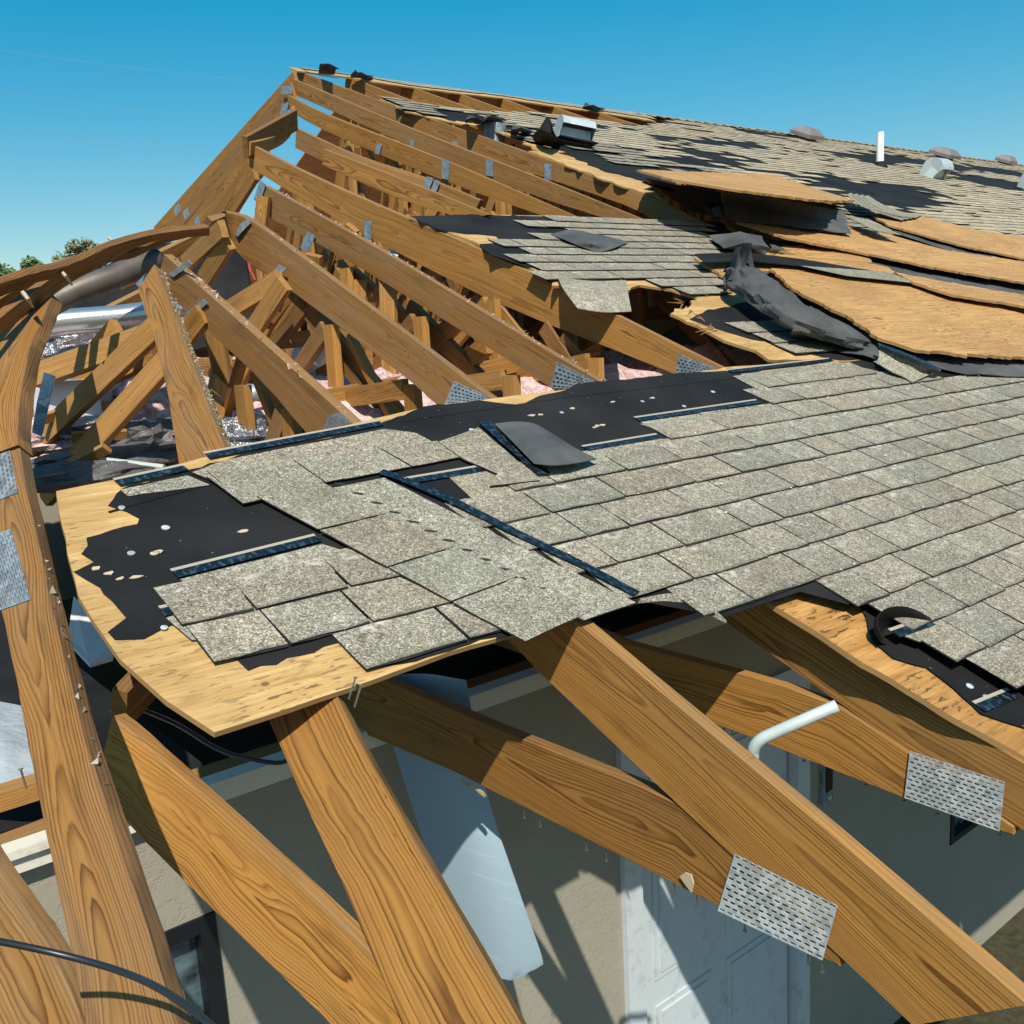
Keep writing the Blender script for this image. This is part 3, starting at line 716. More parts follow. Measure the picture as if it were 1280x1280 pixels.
def fuzz(t, st, n, mat, off, size, name, u0=.03, u1=.97):
    g = G(); rf = random.Random(len(st)*7+n)
    for i in range(n):
        a, c = lerp_st(st, rf.uniform(u0, u1)); dn = (c-a).normalized(); nn_ = (st[-1][0]-st[0][0]).cross(dn).normalized()
        if nn_.dot(a-CAM) < 0: nn_ = -nn_
        p = a + nn_*rf.uniform(*off) - dn*.002; q = [p+Vector((rf.gauss(0, 1), rf.gauss(0, 1), rf.gauss(0, 1)))*size*rf.uniform(.4, 1.2) for _ in range(4)]
        g.add(q, [(0, 1, 2), (0, 1, 3), (1, 2, 3), (0, 2, 3)])
    o = g.build(name, mat, t); o['kind'] = 'stuff'
fuzz(t1, H_up, 170, 'pink', (.005, .036), .007, 'fibre_fuzz'); fuzz(t, I_up, 300, 'strip_edge', (.008, .036), .0034, 'bark_fuzz'); fuzz(t2, G_up, 150, 'pink', (.01, .036), .006, 'fibre_fuzz'); fuzz(t3, s3, 120, 'pink', (.01, .036), .006, 'fibre_fuzz')
fuzz(tleft, st_left, 26, 'strip_edge', (.004, .022), .0045, 'residue', .2, .7)
# webs seen in the opening: the two ends in the photo and how far in the first end stands
def webpx(t, a, c, ta, tc, w=.089, mat='web', thick=.038):
    A = D(a[0], a[1], ta); C = D(c[0], c[1], tc); tan = (C-A).normalized()
    v = (A-CAM).normalized(); side = tan.cross(v).normalized(); up = side if side.z > 0 else -side
    if up.z < 0: up = -up
    # roll the stick a little so that two faces show
    q = Matrix.Rotation(math.radians(32), 3, tan); up = q @ up
    return board('web', [(A+up*w/2, A-up*w/2), (C+up*w/2, C-up*w/2)], mat, t, thick, rag=.001)
tl = t
webpx(tl, (190, 410), (34, 560), 3.75, 4.15); webpx(tl, (205, 450), (50, 622), 3.7, 3.9)
webpx(tl, (180, 420), (42, 468), 4.0, 4.3, .11); webpx(tl, (190, 440), (60, 500), 4.3, 4.5, .1, 'wood'); webpx(tl, (143, 408), (115, 440), 4.6, 4.7)
webpx(t1, (250, 393), (190, 470), 4.05, 4.3); webpx(t1, (245, 400), (205, 430), 4.2, 4.4, .1); webpx(t1, (262, 400), (290, 540), 4.6, 4.8, .089, 'wood')
webpx(t2, (352, 354), (312, 415), 4.6, 4.8); webpx(t2, (345, 350), (280, 390), 4.65, 5.0, .1); webpx(t2, (275, 286), (228, 330), 4.95, 5.4); webpx(t2, (282, 303), (252, 350), 5.0, 5.3)
webpx(t2, (330, 400), (270, 520), 4.9, 5.1, .1, 'wood'); webpx(t2, (268, 528), (283, 440), 4.2, 5.1, .089)
webpx(t3, (390, 320), (392, 400), 5.1, 5.3, .089, 'wood'); webpx(t3, (482, 335), (487, 520), 5.15, 5.2, .089); webpx(t3, (449, 350), (443, 490), 5.4, 5.5); webpx(t3, (457, 440), (395, 475), 4.9, 5.3, .12, 'wood')
webpx(t3, (568, 400), (520, 450), 4.9, 5.2, .1, 'wood'); webpx(t3, (606, 430), (560, 470), 4.8, 5.1, .1, 'wood'); webpx(t3, (328, 245), (318, 330), 5.8, 5.9, .08, 'wood')
webpx(t4, (455, 310), (420, 340), 5.9, 6.3, .1); webpx(t4, (438, 285), (425, 330), 6.0, 6.2); webpx(t4, (548, 330), (505, 400), 5.9, 6.3, .1); webpx(t4, (600, 345), (606, 470), 5.8, 5.85, .1, 'wood_old')
webpx(t4, (707, 385), (710, 460), 5.5, 5.6, .1, 'wood_old'); webpx(t4, (742, 415), (690, 445), 5.5, 5.9, .1, 'wood'); webpx(t4, (310, 185), (372, 150), 6.8, 7.5, .15, 'wood_old')
webpx(t5, (520, 250), (523, 330), 7.0, 7.2); webpx(t5, (545, 255), (500, 330), 7.1, 7.4)
# the regular webs of each truss, from the chord down to the attic floor
def webs(t, X, ys, yp):
    xx = X+.002
    for i, y in enumerate(ys):
        zt = CAMZ - HGT/math.cos(SLOPE) + (y if y < yp else 2*yp-y)*math.tan(SLOPE) - .24
        zb = floorz(xx, y)-.05
        if zt-zb < .15: continue
        stick('web', Vector((xx, y, zt)), Vector((xx, y, zb)), t, .089, .038, random.choice(('web', 'web', 'wood')))
        if i+1 < len(ys):
            y2 = ys[i+1]; stick('web', Vector((xx+.001, y+.05, zt-.02)), Vector((xx+.001, y2-.05, floorz(xx, y2)-.03)), t, .089, .036, random.choice(('web', 'wood', 'wood_up')))
    a = Vector((xx, 3.2, floorz(xx, 3.4)+.01)); 
    stick('bottom_chord', Vector((xx, 6.2, floorz(xx, 6.2)+.03)), Vector((xx, 18, CAMZ-.22)), t, .12, .038, 'wood')
webs(t1, 1.66, (3.4, 3.8), 3.7); webs(t2, 2.28, (3.5, 4.15, 4.8), 4.2); webs(t3, 2.82, (3.5, 4.2, 4.9, 5.6), 4.9); webs(t4, 3.45, (3.6, 4.4, 5.2, 6.0, 6.8), 6.0)
webs(t5, 4.05, (4.4, 5.2, 6.0, 6.9), 6.0); webs(t6, 4.82, (4.6, 5.5, 6.4, 7.3, 8.1, 9.0, 10), 8.1); webs(t7, 5.48, (4.4, 5.6, 6.8, 8.0, 9.2, 10.4, 11.6), 9.2); webs(t8, 6.05, (4.6, 6, 7.4, 8.8, 10.0, 11.2, 12.6), 9.9)
rw_ = random.Random(41)
for tt, X, y0, y1 in ((t1, 1.67, 3.3, 3.9), (t2, 2.29, 3.4, 4.6), (t3, 2.84, 3.5, 5.2), (t4, 3.48, 3.6, 6.2), (t5, 4.07, 4.2, 6.2), (t6, 4.84, 4.4, 8.3), (t7, 5.5, 4.4, 9.2)):
    for i in range(11):
        y = rw_.uniform(y0, y1); zt = CAMZ - HGT/math.cos(SLOPE) + y*math.tan(SLOPE) - .26; y2 = max(3.3, y + rw_.choice((-1, 1, 1))*rw_.uniform(.5, 1.6))
        zb = floorz(X, y2)
        if zt-zb > .3: stick('web', Vector((X+.04, y, zt)), Vector((X+.04+rw_.uniform(-.05, .25), y2, zb-.05)), tt, rw_.choice((.089, .064, .04)), rw_.choice((.038, .02)), rw_.choice(('wood', 'wood_old', 'wood_old')))  # mostly darker lumber, so its colour deepens the attic shade
BR = 'braces lying across the attic trusses'
for i, (ya, yb, h, xa, xb, lab) in enumerate(((4.0, 4.3, .10, 2.0, 4.2, 'long dark brace lying low across the front attic trusses'), (4.9, 4.7, .30, 2.4, 5.4, 'brace running across the middle of the open trusses'), (5.8, 6.2, .22, 2.9, 5.6, 'brace running across deep inside the open trusses'), (7.2, 7.0, .5, 3.6, 6.4, 'brace highest and farthest inside the open trusses'), (3.75, 3.6, .06, 2.9, 4.6, 'short brace close behind the black felt edge of the near roof'))):
    tb2 = thing('brace', lab, 'brace', Vector((xa, ya, floorz(xa, ya))), BR)
    a_, c_ = Vector((xa, ya, floorz(xa, ya)+h)), Vector((xb, yb, floorz(xb, yb)+h+.05)); board('board', [(a_, a_-VZ*.089), (c_, c_-VZ*.089)], 'wood_old' if i % 2 else 'wood', tb2, back=VY)
# other side of the gable trusses, falling away beyond the ridge
for tt, X, a, c, wd in ((t8, 5.62, (366, 89), (192, 284), 15), (t7, 5.3, (362, 103), (205, 287), 16), (t6, 4.75, (352, 136), (222, 292), 16), (t5, 4.2, (330, 180), (240, 292), 15), (t4, 3.6, (311, 196), (255, 290), 13)):
    A, B_ = atX(*a, X), atX(*c, X); dn = Vector((0, -.39, -.92))
    stt = [(A, A+dn*.2), (B_, B_+dn*.2)]
    board('top_chord', stt, 'wood_up' if tt in (t7, t5) else 'wood', tt, back=VX, rag=.002)
    m_ = A.lerp(B_, .78); m2 = A.lerp(B_, .82)
    plate(tt, [m_+dn*.05, m2+dn*.05, m2+dn*.17, m_+dn*.17], mat='galv_blue')
plateX(t7, [(352, 108), (366, 107), (365, 117), (352, 118)], 5.25, mat='galv_blue'); plateX(t6, [(353, 130), (361, 127), (357, 152), (349, 150)], 4.7, mat='galv_blue')
# trusses still under the far roof, seen in the slot below the ridge
slot = [((452, 103), (509, 119)), ((514, 109), (574, 126)), ((574, 117), (640, 138)), ((629, 123), (680, 141)), ((686, 131), (744, 149)), ((744, 140), (818, 158))]
word = ('first', 'second', 'third', 'fourth', 'fifth', 'sixth')
for i, (a, c) in enumerate(slot):
    X = S(*a).x*.5+S(*c).x*.5
    tt = truss('%s short rafter from the left in the dark slot under the ridge' % word[i], X)
    xa, sa = xs(*a); xc, sc_ = xs(*c)
    A = P(xa, min(11.0, sa+.4), .0); B_ = P(xc, sc_-.9, -.03)
    board('top_chord', [(A, A-NN*.19), (B_, B_-NN*.19)], 'wood', tt, rag=.001)
    webs(tt, X, (7.6, 8.8, 9.9), 10.1)

# ---------------------------------------------------------------- broken planks curling over at the left
BP = 'planks torn loose at the left'
def plank(label, tops, bots, W, mat='wood_old', off=0., **k):
    t = thing('broken_plank', label, 'plank', S(tops[0][0], tops[0][1]), BP)
    o, st = chord('board', tops, bots, t, W, mat, off, smoothn=4, rag=.004, **k); return t, st
plank('outermost long plank against the sky, curving up beside the trees', [(-20, 362), (37, 343), (87, 331), (140, 308), (190, 294)], [(-20, 380), (37, 356), (87, 343), (140, 317), (190, 300)], .07, off=.10, thick=.028)
pa, _ = plank('long arched plank above the grey duct, its tip near the roof peak', [(-30, 422), (30, 374), (72, 343), (119, 322), (160, 302), (200, 292), (262, 285)], [(-30, 440), (42, 388), (92, 354), (130, 332), (170, 310), (205, 300), (262, 289)], .10, off=.02, thick=.03)
plank('short arched plank between the grey duct and the longer arched one', [(84, 344), (105, 330), (135, 318), (165, 315), (200, 300), (240, 290)], [(88, 352), (112, 338), (140, 328), (168, 322), (205, 305), (240, 294)], .06, off=-.05)
plank('pale split plank just under the outermost one', [(-20, 388), (20, 362), (60, 342), (100, 328)], [(-20, 398), (20, 374), (60, 351), (100, 333)], .06, 'web', off=.0)
plank('front left corner board at the bottom edge under the cable', [(-60, 985), (0, 1092), (60, 1180), (112, 1300)], [(-140, 1030), (-80, 1120), (-20, 1240), (10, 1340)], .19, 'wood_up', off=-.25)
tb = thing('broken_plank', 'short level board with a nail at the left edge, above the cream trim', 'plank', D(10, 1005, 3.0), BP)
A, C = D(-30, 1000, 2.75), D(62, 972, 2.9)
board('board', [(A, A-VZ*.06), (C, C-VZ*.06)], 'web', tb, .07, back=VY, rag=.002)
g = G(); tube(g, [D(33, 986, 2.76), D(26, 962, 2.72)], .003, 6); tube(g, [D(26, 962, 2.72), D(25.6, 960.5, 2.72)], .007, 8); g.build('nail', 'nail', tb)
for i, (a, c, lab) in enumerate((((74, 336), (90, 356), 'pale splinter standing off the arched plank by the twisted chord'), ((29, 366), (41, 384), 'pale splinter lower left on the arched plank'), ((137, 298), (142, 304), 'tiny pale splinter high on the outermost plank'))):
    g = G(); tube(g, [S(*a, .06), S((a[0]+c[0])/2+1, (a[1]+c[1])/2, .09), S(*c, .05)], .009, 5, r2=.004); tag(g.build('wood_splinter', 'debris'), lab, 'splinter')
fr_ = thing('attic_shade_backing', 'added black sheet standing in for attic shade behind the grey duct at the left', 'roof', D(120, 460, 8))  # made-up black backing: its colour stands in for the dark attic
sheet('shade_sheet', [[D(-80, 392, 8.5), D(60, 352, 8.0), D(180, 318, 7.6), D(300, 285, 7.2)], [D(-80, 480, 8.0), D(60, 470, 7.5), D(180, 450, 7.2), D(320, 425, 6.9)]], .02, 'felt', fr_, 4, 4, .1)
for i, (a, c, ta, tc, mt, lab) in enumerate((((30, 452), (226, 352), 5.6, 5.9, 'wood', 'fallen board behind the dull duct, highest of the three under it'), ((70, 462), (236, 392), 5.3, 5.6, 'wood_old', 'fallen dark board just above the bright spiral duct'), ((150, 352), (256, 300), 6.0, 6.4, 'wood', 'fallen board between duct mouth and arched plank tips'))):
    fb = thing('broken_plank', lab, 'plank', D(*a, ta), BP); webpx(fb, a, c, ta, tc, .12, mt)
# board ends hanging over the stepped trusses
tq = thing('bent_plank', 'thin ribbon of wood bent upward between two chord ends near the peak', 'plank', S(340, 170), None)
T = [S(*q, .02) for q in ((314, 178), (330, 175), (347, 169), (358, 162), (366, 152), (369, 133))]
board('board', [(p, p-NN*.09) for p in T], 'web', tq, .03, smoothn=3)

# ---------------------------------------------------------------- near roof strip
near = thing('roof_deck', 'near strip of shingled roof with bare plywood corner and torn black felt', 'roof', P(2.4, 1.3, -.02))
# plywood sheets (each 4 by 8 feet)
pslab('plywood_sheet', [(70, 614), (74, 640), (98, 745), (116, 775), (150, 824), (208, 876), (268, 915), (365, 884), (465, 850), (560, 815), (700, 775), (792, 752), (1080, 640), (1030, 508), (800, 476), (540, 507), (280, 566), (170, 594)],
      0, .013, ('ply', 'ply_edge'), near, .006, .06, skip=(3, 4, 5))
a = xs(960, 752)
slab('plywood_sheet', ragged([(3.08, 1.33), (3.08, 2.545), (3.7, 2.58), (4.25, 2.56), (5.5, 2.55), (5.5, 1.33)], .02, .08, True, (3, 4, 5, 0)), -.001, .013, ('ply', 'ply_edge'), near)
slab('plywood_sheet', [(5.504, 1.33), (5.504, 2.53), (7.94, 2.53), (7.94, 1.33)], -.001, .013, ('ply', 'ply_edge'), near)
slab('plywood_sheet', [(7.944, .1), (7.944, 2.53), (40, 2.53), (40, .1)], -.001, .013, ('ply', 'ply_edge'), near)
l = PX((958, 751), (1005, 738), (1062, 748))
def xso(px, py, o): return XS(S(px, py, o))
slab('plywood_sheet', ragged([xso(1290, 952, -.035), xso(1135, 862, -.035), xso(960, 752, -.035), xso(985, 740, -.035), (2.75, 1.325), (4.5, 1.325), (4.5, -.15), (2.3, -.15)], .012, .04, True, (4, 5, 6)), -.035, .016, ('ply_torn', 'ply_edge'), near)
slab('plywood_sheet', [(4.504, .1), (4.504, 1.326), (7.94, 1.326), (7.94, .1)], -.001, .013, ('ply', 'ply_edge'), near)
# black felt, torn
fl = pslab('underlayment', [(155, 610), (230, 588), (330, 574), (500, 556), (640, 600), (640, 790), (520, 826), (462, 836), (436, 800), (310, 838), (262, 800), (240, 782), (215, 782), (180, 798), (145, 799), (136, 790), (158, 772), (150, 762), (128, 742), (124, 735), (104, 724), (93, 715), (118, 702), (103, 692), (108, 672), (172, 655), (174, 648), (158, 640), (136, 632)],
           .0025, .0015, 'felt', near, .018, .03)
pslab('underlayment', [(240, 588), (330, 560), (420, 545), (490, 524), (530, 508), (600, 500), (650, 506), (676, 494), (705, 488), (720, 480), (800, 472), (850, 466), (900, 464), (945, 464), (1050, 470), (1010, 530), (820, 560), (620, 600), (430, 640), (330, 620)],
      .0028, .0016, 'felt', near, .012, .03)
slab('underlayment', PX((640, 590), (1000, 500), (1290, 470), (1290, 640), (1060, 756), (1000, 740), (905, 772), (800, 752), (620, 800)), .0022, .0014, 'felt', near)
slab('underlayment', [(4.4, .2), (4.4, 2.5), (40, 2.5), (40, .15)], .0022, .0014, 'felt', near)
pslab('underlayment', [(1070, 752), (1083, 772), (1090, 802), (1116, 822), (1158, 834), (1192, 860), (1226, 892), (1256, 902), (1300, 915), (1400, 900), (1320, 720), (1120, 720)], -.028, .002, 'felt', near, .012, .03)
# loose laps and bumps in the felt
for pts in (((500, 528), (700, 498), (945, 470)), ((136, 640), (240, 612), (330, 590))):
    g = G(); q = resample([S(*p, .003) for p in pts], .1); tube(g, q, .003, 4); g.build('lap_seam', 'felt', near)

# shingle tabs: a few shapes, shared by all pieces
EXPO = .1435
def tabmesh(wd, name, far=False, drop=0, ragd=False):
    L = EXPO+.018; nx = 4; V = []; F = []; fm = []
    sd = rnd(0, 50)
    for lay in (0, 1):
        for j in range(3):
            for i in range(nx):
                u = i/(nx-1); v = (0, .5, 1)[j]; x = u*wd + (rnd(-.0018, .0018) if i in (0, nx-1) else 0)
                s = v*L + (rnd(-.004, .003) if j == 0 else 0)
                z = .0118*(1-v)+.0042*v + (rnd(-.0006, .0018) if j < 2 else 0) - lay*.0035
                if lay: z = .0066*(1-v)+.0014*v
                V.append((x, s, z))
    N = 3*nx
    for j in range(2):
        for i in range(nx-1): a = j*nx+i; F.append((a, a+1, a+nx+1, a+nx)); fm.append(0)
    rg = list(range(nx)) + [nx*2-1, nx*3-1] + list(range(nx*3-2, nx*2-1, -1)) + [nx]
    for a, c in zip(rg, rg[1:]+rg[:1]): F.append((a, a+N, c+N, c)); fm.append(1)
    F.append((N, N+nx*2, N+nx*3-1, N+nx-1)); fm.append(1)
    me = bpy.data.meshes.new(name); me.from_pydata(V, [], F); me.materials.append(M['shingle']); me.materials.append(M['sh_edge'])
    me.polygons.foreach_set('material_index', fm); me.update(); return me
WID = (.17, .205, .24, .275, .31, .335)
TABS = {w_: [tabmesh(w_-.007, 'shingle') for _ in range(3)] for w_ in WID}
def place_tab(parent, x, s, wd, off=0., rot=0., lift=0.):
    o = bpy.data.objects.new('shingle', random.choice(TABS[wd])); COL.objects.link(o)
    mt = MS.copy(); mt.translation = P(x, s, off) - wl(parent)
    o.parent = parent
    o.matrix_local = mt @ Matrix.Rotation(rot, 4, 'Z') @ Matrix.Rotation(lift, 4, 'X')
    return o
def spans(poly, s):
    xs_ = []
    n = len(poly)
    for i in range(n):
        (x1, y1), (x2, y2) = poly[i], poly[(i+1) % n]
        if (y1 > s) != (y2 > s): xs_.append((x2-x1)*(s-y1)/(y2-y1)+x1)
    xs_.sort(); return list(zip(xs_[::2], xs_[1::2]))
def course(parent, poly, s0, kmin, kmax, x0, x1, seed, off=0., tst=.5):
    rg = random.Random(seed); n = 0
    for k in range(kmin, kmax+1):
        s = s0+k*EXPO
        for a, c in spans(poly, s+EXPO*tst):
            a = max(a, x0); c = min(c, x1); x = a; first = rg.uniform(.1, .33)
            while x < c-.03:
                wd = rg.choice(WID) if x > a else min(WID, key=lambda q: abs(q-first))
                left = c-x
                if wd > left: wd = max([q for q in WID if q <= left] or [WID[0]])
                if left < .10: break
                place_tab(parent, x, s+rg.uniform(-.003, .003), wd, off + rg.uniform(0, .0012), rg.uniform(-.006, .006)); n += 1
                x += wd
    return n
main_poly = PX((560, 640), (640, 596), (820, 552), (835, 548), (800, 532), (950, 505), (942, 470), (1015, 456), (1100, 462), (1180, 470)) + [(5.6, 2.12), (6.3, 2.13), (6.3, .3), (4.6, .3)] + PX((1400, 900), (1262, 868), (1228, 836), (1150, 806), (1120, 782), (1092, 754), (1005, 736), (906, 780), (880, 764), (838, 750), (794, 754))
S0 = 1.322
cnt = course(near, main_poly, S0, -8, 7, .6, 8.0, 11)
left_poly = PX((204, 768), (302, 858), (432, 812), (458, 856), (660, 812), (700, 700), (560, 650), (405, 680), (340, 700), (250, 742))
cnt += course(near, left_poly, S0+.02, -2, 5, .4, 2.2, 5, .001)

def strip(parent, pts, off, name='shingle', tar=None, tarw=.035, mat='shingle_flat', th=.004):
    """bent or full-height shingle piece from its four or more corners (photo points, near edge first)"""
    o = pslab(name, pts, off, th, (mat, 'sh_edge'), parent)
    return o
def band(parent, a, c, w, off, mat='tar', name='adhesive_strip', lift=0.):
    A, C = Vector(XS(S(*a, lift))), Vector(XS(S(*c, lift))); d = (C-A).normalized(); nrm = Vector((-d.y, d.x))
    if nrm.y < 0: nrm = -nrm
    pts = [A, C, C+nrm*w, A+nrm*w]
    o = slab(name, [tuple(p) for p in pts], off, .001, mat, parent)
    e = [A+nrm*(w+.0005), C+nrm*(w+.0005), C+nrm*(w+.011), A+nrm*(w+.011)]
    slab('strip_edge', [tuple(p) for p in e], off, .001, 'strip_edge', parent)
    return o
# full-height strips left bare where the course above is gone
for pts, o_ in (([(800, 530), (960, 507), (1000, 530), (870, 552)], .0075), ([(826, 548), (560, 595), (600, 632), (700, 604), (880, 566)], .0065),
                ([(916, 470), (1040, 452), (1090, 462), (1115, 470), (958, 492)], .0075),
                ([(150, 612), (235, 594), (262, 606), (160, 620)], .006),
                ([(225, 724), (402, 680), (470, 700), (335, 740), (262, 752)], .0065), ([(207, 772), (262, 757), (330, 770), (340, 790), (240, 800)], .0062)):
    pslab('shingle', pts, o_, .004, ('shingle_flat', 'sh_edge'), near, .004, .05)
for a, c in (((800, 529), (952, 506)), ((735, 566), (828, 550)), ((505, 609), (615, 590)), ((915, 468), (1042, 453)), ((222, 726), (402, 680)), ((206, 774), (250, 764)), ((150, 610), (236, 591)), ((262, 576), (480, 534))):
    band(near, a, c, .028, .0095)
# nail caps and debris on the felt
def cap(x, y, r=.016, parent=near, lift=.0045):
    c = S(x, y, lift); g = G(); n = 14; V = [c + EX*math.cos(2*math.pi*i/n)*r + ES*math.sin(2*math.pi*i/n)*r for i in range(n)]
    W_ = [v+NN*.0025 for v in V]; C2 = c+NN*.0035
    g.add(V+W_+[C2], [(i, (i+1) % n, n+(i+1) % n, n+i) for i in range(n)] + [(n+i, n+(i+1) % n, 2*n) for i in range(n)])
    return g.build('nail_cap', 'galv', parent)
for q in ((164, 692), (152, 635), (207, 660), (536, 597), (590, 538), (702, 516), (803, 502), (891, 490), (855, 508), (205, 785)): cap(*q, r=rnd(.007, .011))
cap(1212, 858, .010, lift=-.026); cap(1233, 872, .010, lift=-.026)
for q in ((193, 694), (120, 713), (136, 719), (150, 726), (171, 724), (198, 692), (305, 666), (676, 520), (664, 521), (716, 512), (765, 504), (746, 534), (753, 533), (742, 536), (815, 499)):
    a, s = xs(*q); n = 6; pts = [(a+math.cos(i)*rnd(.006, .02), s+math.sin(i)*rnd(.003, .009)) for i in range(n)]
    slab('debris_flake', pts, .0065, .002, 'debris', near)

g = G()
for i in range(260):
    x, s_ = rnd(.9, 6.5), rnd(.6, 2.5)
    if not pip(x, s_, main_poly): continue
    c = P(x, s_, .0125); r_ = rnd(.001, .0055)*(1+.1*x); a = rnd(0, 6); g.add([c+EX*math.cos(a+k*2.1)*r_*rnd(.5, 1.4)+ES*math.sin(a+k*2.1)*r_+NN*(.003 if k == 1 else 0) for k in range(3)]+[c+NN*.004], [(0, 1, 2), (0, 1, 3), (1, 2, 3), (2, 0, 3)])
o = g.build('grit', 'grit', near); o['kind'] = 'stuff'

# ---------------------------------------------------------------- loose strips lying on the near roof
LS = 'loose shingle strips on the near roof'
def loose(label, loc): return thing('shingle_strip', label, 'shingle', loc, LS)
# long strip torn out and laid slanting down to the broken edge
ls = loose('long shingle strip slanting across the courses to the broken edge, black line along its side', S(560, 680, .012))
def quad_tabs(parent, A, B_, Cc, Dd, n, gap, off, matrag=.003):
    """n tabs between edge A-B and edge D-C (photo points)"""
    A, B_, Cc, Dd = [Vector(xs(*q)) for q in (A, B_, Cc, Dd)]
    us = [0]; 
    for i in range(n): us.append(us[-1]+rnd(.8, 1.2))
    us = [u/us[-1] for u in us]; Lr = (B_-A).length; e = gap/Lr
    for i in range(n):
        u0, u1 = us[i]+(e if i else 0), us[i+1]
        pts = [A.lerp(B_, u0), A.lerp(B_, u1), Dd.lerp(Cc, u1), Dd.lerp(Cc, u0)]
        slab('shingle', ragged([tuple(p) for p in pts], matrag, .04), off+rnd(0, .001), .004, ('shingle_flat', 'sh_edge'), parent)
pslab('shingle', [(405, 612), (480, 597), (640, 678), (795, 753), (730, 775), (668, 745), (520, 668)], .0175, .004, ('shingle_flat', 'sh_edge'), ls, .002, .05)
quad_tabs(ls, (320, 628), (655, 810), (735, 772), (404, 612), 4, .006, .0195)
A = [(472, 598), (500, 608), (560, 634), (640, 675), (720, 714), (790, 752)]
for a, c in zip(A, A[1:]):
    p, q = Vector(xs(*a)), Vector(xs(*c)); d = (q-p).normalized(); nr = Vector((-d.y, d.x))*.033
    slab('adhesive_strip', [tuple(p), tuple(q), tuple(q+nr), tuple(p+nr)], .0185, .001, 'tar', ls)
for i in range(12):
    u = i/11; a = Vector((425, 612)).lerp(Vector((672, 742)), u); X_, s_ = xs(a.x, a.y)
    slab('adhesive_dab', [(X_+math.cos(k)*.016, s_+math.sin(k)*.007-math.cos(k)*.009) for k in range(6)], .0185, .0012, 'sh_edge', ls)
# strip above it, still in two courses, shifted
lt = loose('two-course shingle strip left of the folded felt flap, lying askew on the bare black felt', S(380, 590, .01))
pslab('shingle', [(240, 590), (285, 574), (480, 536), (520, 541), (548, 556), (400, 575), (270, 602)], .0105, .004, ('shingle_flat', 'sh_edge'), lt, .004, .05)
quad_tabs(lt, (300, 628), (582, 575), (545, 556), (258, 594), 3, .006, .0135)
pslab('shingle', [(258, 595), (304, 629), (318, 626), (402, 606), (380, 586), (284, 607)], .017, .004, ('shingle_flat', 'sh_edge'), lt, .002, .05)
# the strip pulled askew beside the flap
lu = loose('short shingle strip standing askew beside the folded felt flap, black line on its right', S(620, 570, .012))
pslab('shingle', [(548, 552), (598, 534), (675, 600), (612, 607), (622, 592), (580, 574)], .017, .004, ('shingle_flat', 'sh_edge'), lu, .003, .05)
p, q = Vector(xs(597, 533)), Vector(xs(672, 600)); d = (q-p).normalized(); nr = Vector((-d.y, d.x))*.05
slab('adhesive_strip', [tuple(p), tuple(q), tuple(q+nr), tuple(p+nr)], .0165, .003, 'tar', lu)
# folded shingle by the big plywood
lv = loose('torn shingle pair folded up at the near corner of the big bare plywood', S(1140, 455, .02))
sheet('shingle', [[S(1098, 430, .10), S(1125, 440, .10), S(1150, 450, .085), S(1176, 463, .05)], [S(1098, 448, .055), S(1130, 456, .05), S(1176, 464, .03)][0:1]*1 + [S(1118, 456, .045), S(1140, 464, .035), S(1172, 464, .03)],
                  [S(1092, 452, .03), S(1112, 464, .03), S(1130, 472, .02), S(1140, 479, .015)]], .004, 'shingle_flat', lv, 4, 3)
sheet('adhesive_strip', [[S(1097, 429, .106), S(1125, 439, .106), S(1150, 449, .091), S(1176, 462, .056)], [S(1098, 432, .106), S(1124, 442, .106), S(1148, 452, .091), S(1172, 464, .056)]], .003, 'tar', lv, 4, 1)
# grey felt flap folded over
ff = sheet('felt_flap', [[S(618, 531, .02), S(642, 528, .03), S(668, 530, .035), S(690, 542, .03)], [S(640, 552, .03), S(668, 554, .05), S(700, 560, .045), S(722, 562, .03)], [S(668, 580, .028), S(688, 582, .05), S(715, 580, .05), S(746, 574, .035)]], .003, 'felt_grey', None, 4, 4, .004)
tag(ff, 'grey square of roofing felt folded back on the black felt of the near roof', 'felt flap', 'flaps of roofing felt')
# curled felt at the lower right edge
cf = sheet('felt_flap', [[S(*q) for q in ((1108, 806, -.027), (1103, 794, -.027), (1107, 785, -.025), (1119, 779, -.018), (1134, 777, -.006), (1150, 777, .004), (1166, 779, .008))],
                         [S(*q) for q in ((1101, 803, -.01), (1093, 789, .01), (1095, 775, .03), (1108, 766, .045), (1126, 763, .04), (1146, 767, .03), (1164, 774, .016))],
                         [S(*q) for q in ((1103, 797, .015), (1097, 782, .035), (1100, 769, .05), (1112, 760, .06), (1127, 758, .055), (1145, 762, .04), (1161, 771, .022))]], .002, 'felt', None, 4, 4, .003, wf=12)
tag(cf, 'curled black felt lip at the lower right torn roof edge', 'felt flap', 'flaps of roofing felt')
pslab('shingle', [(1122, 792), (1165, 777), (1190, 790), (1150, 802)], .006, .004, ('shingle_flat', 'sh_edge'), near); band(near, (1124, 800), (1168, 784), .03, .009)
band(near, (1232, 890), (1275, 872), .03, -.022, lift=-.024)
# sagging torn edge behind the centre rafters
sheet('shingle', [[S(800, 748, .012), S(840, 742, .016), S(880, 752, .012), S(908, 775, .01)], [S(797, 754, .002), S(838, 752, .0), S(876, 764, -.01), S(908, 779, .004)]], .004, 'shingle_flat', near, 5, 2)

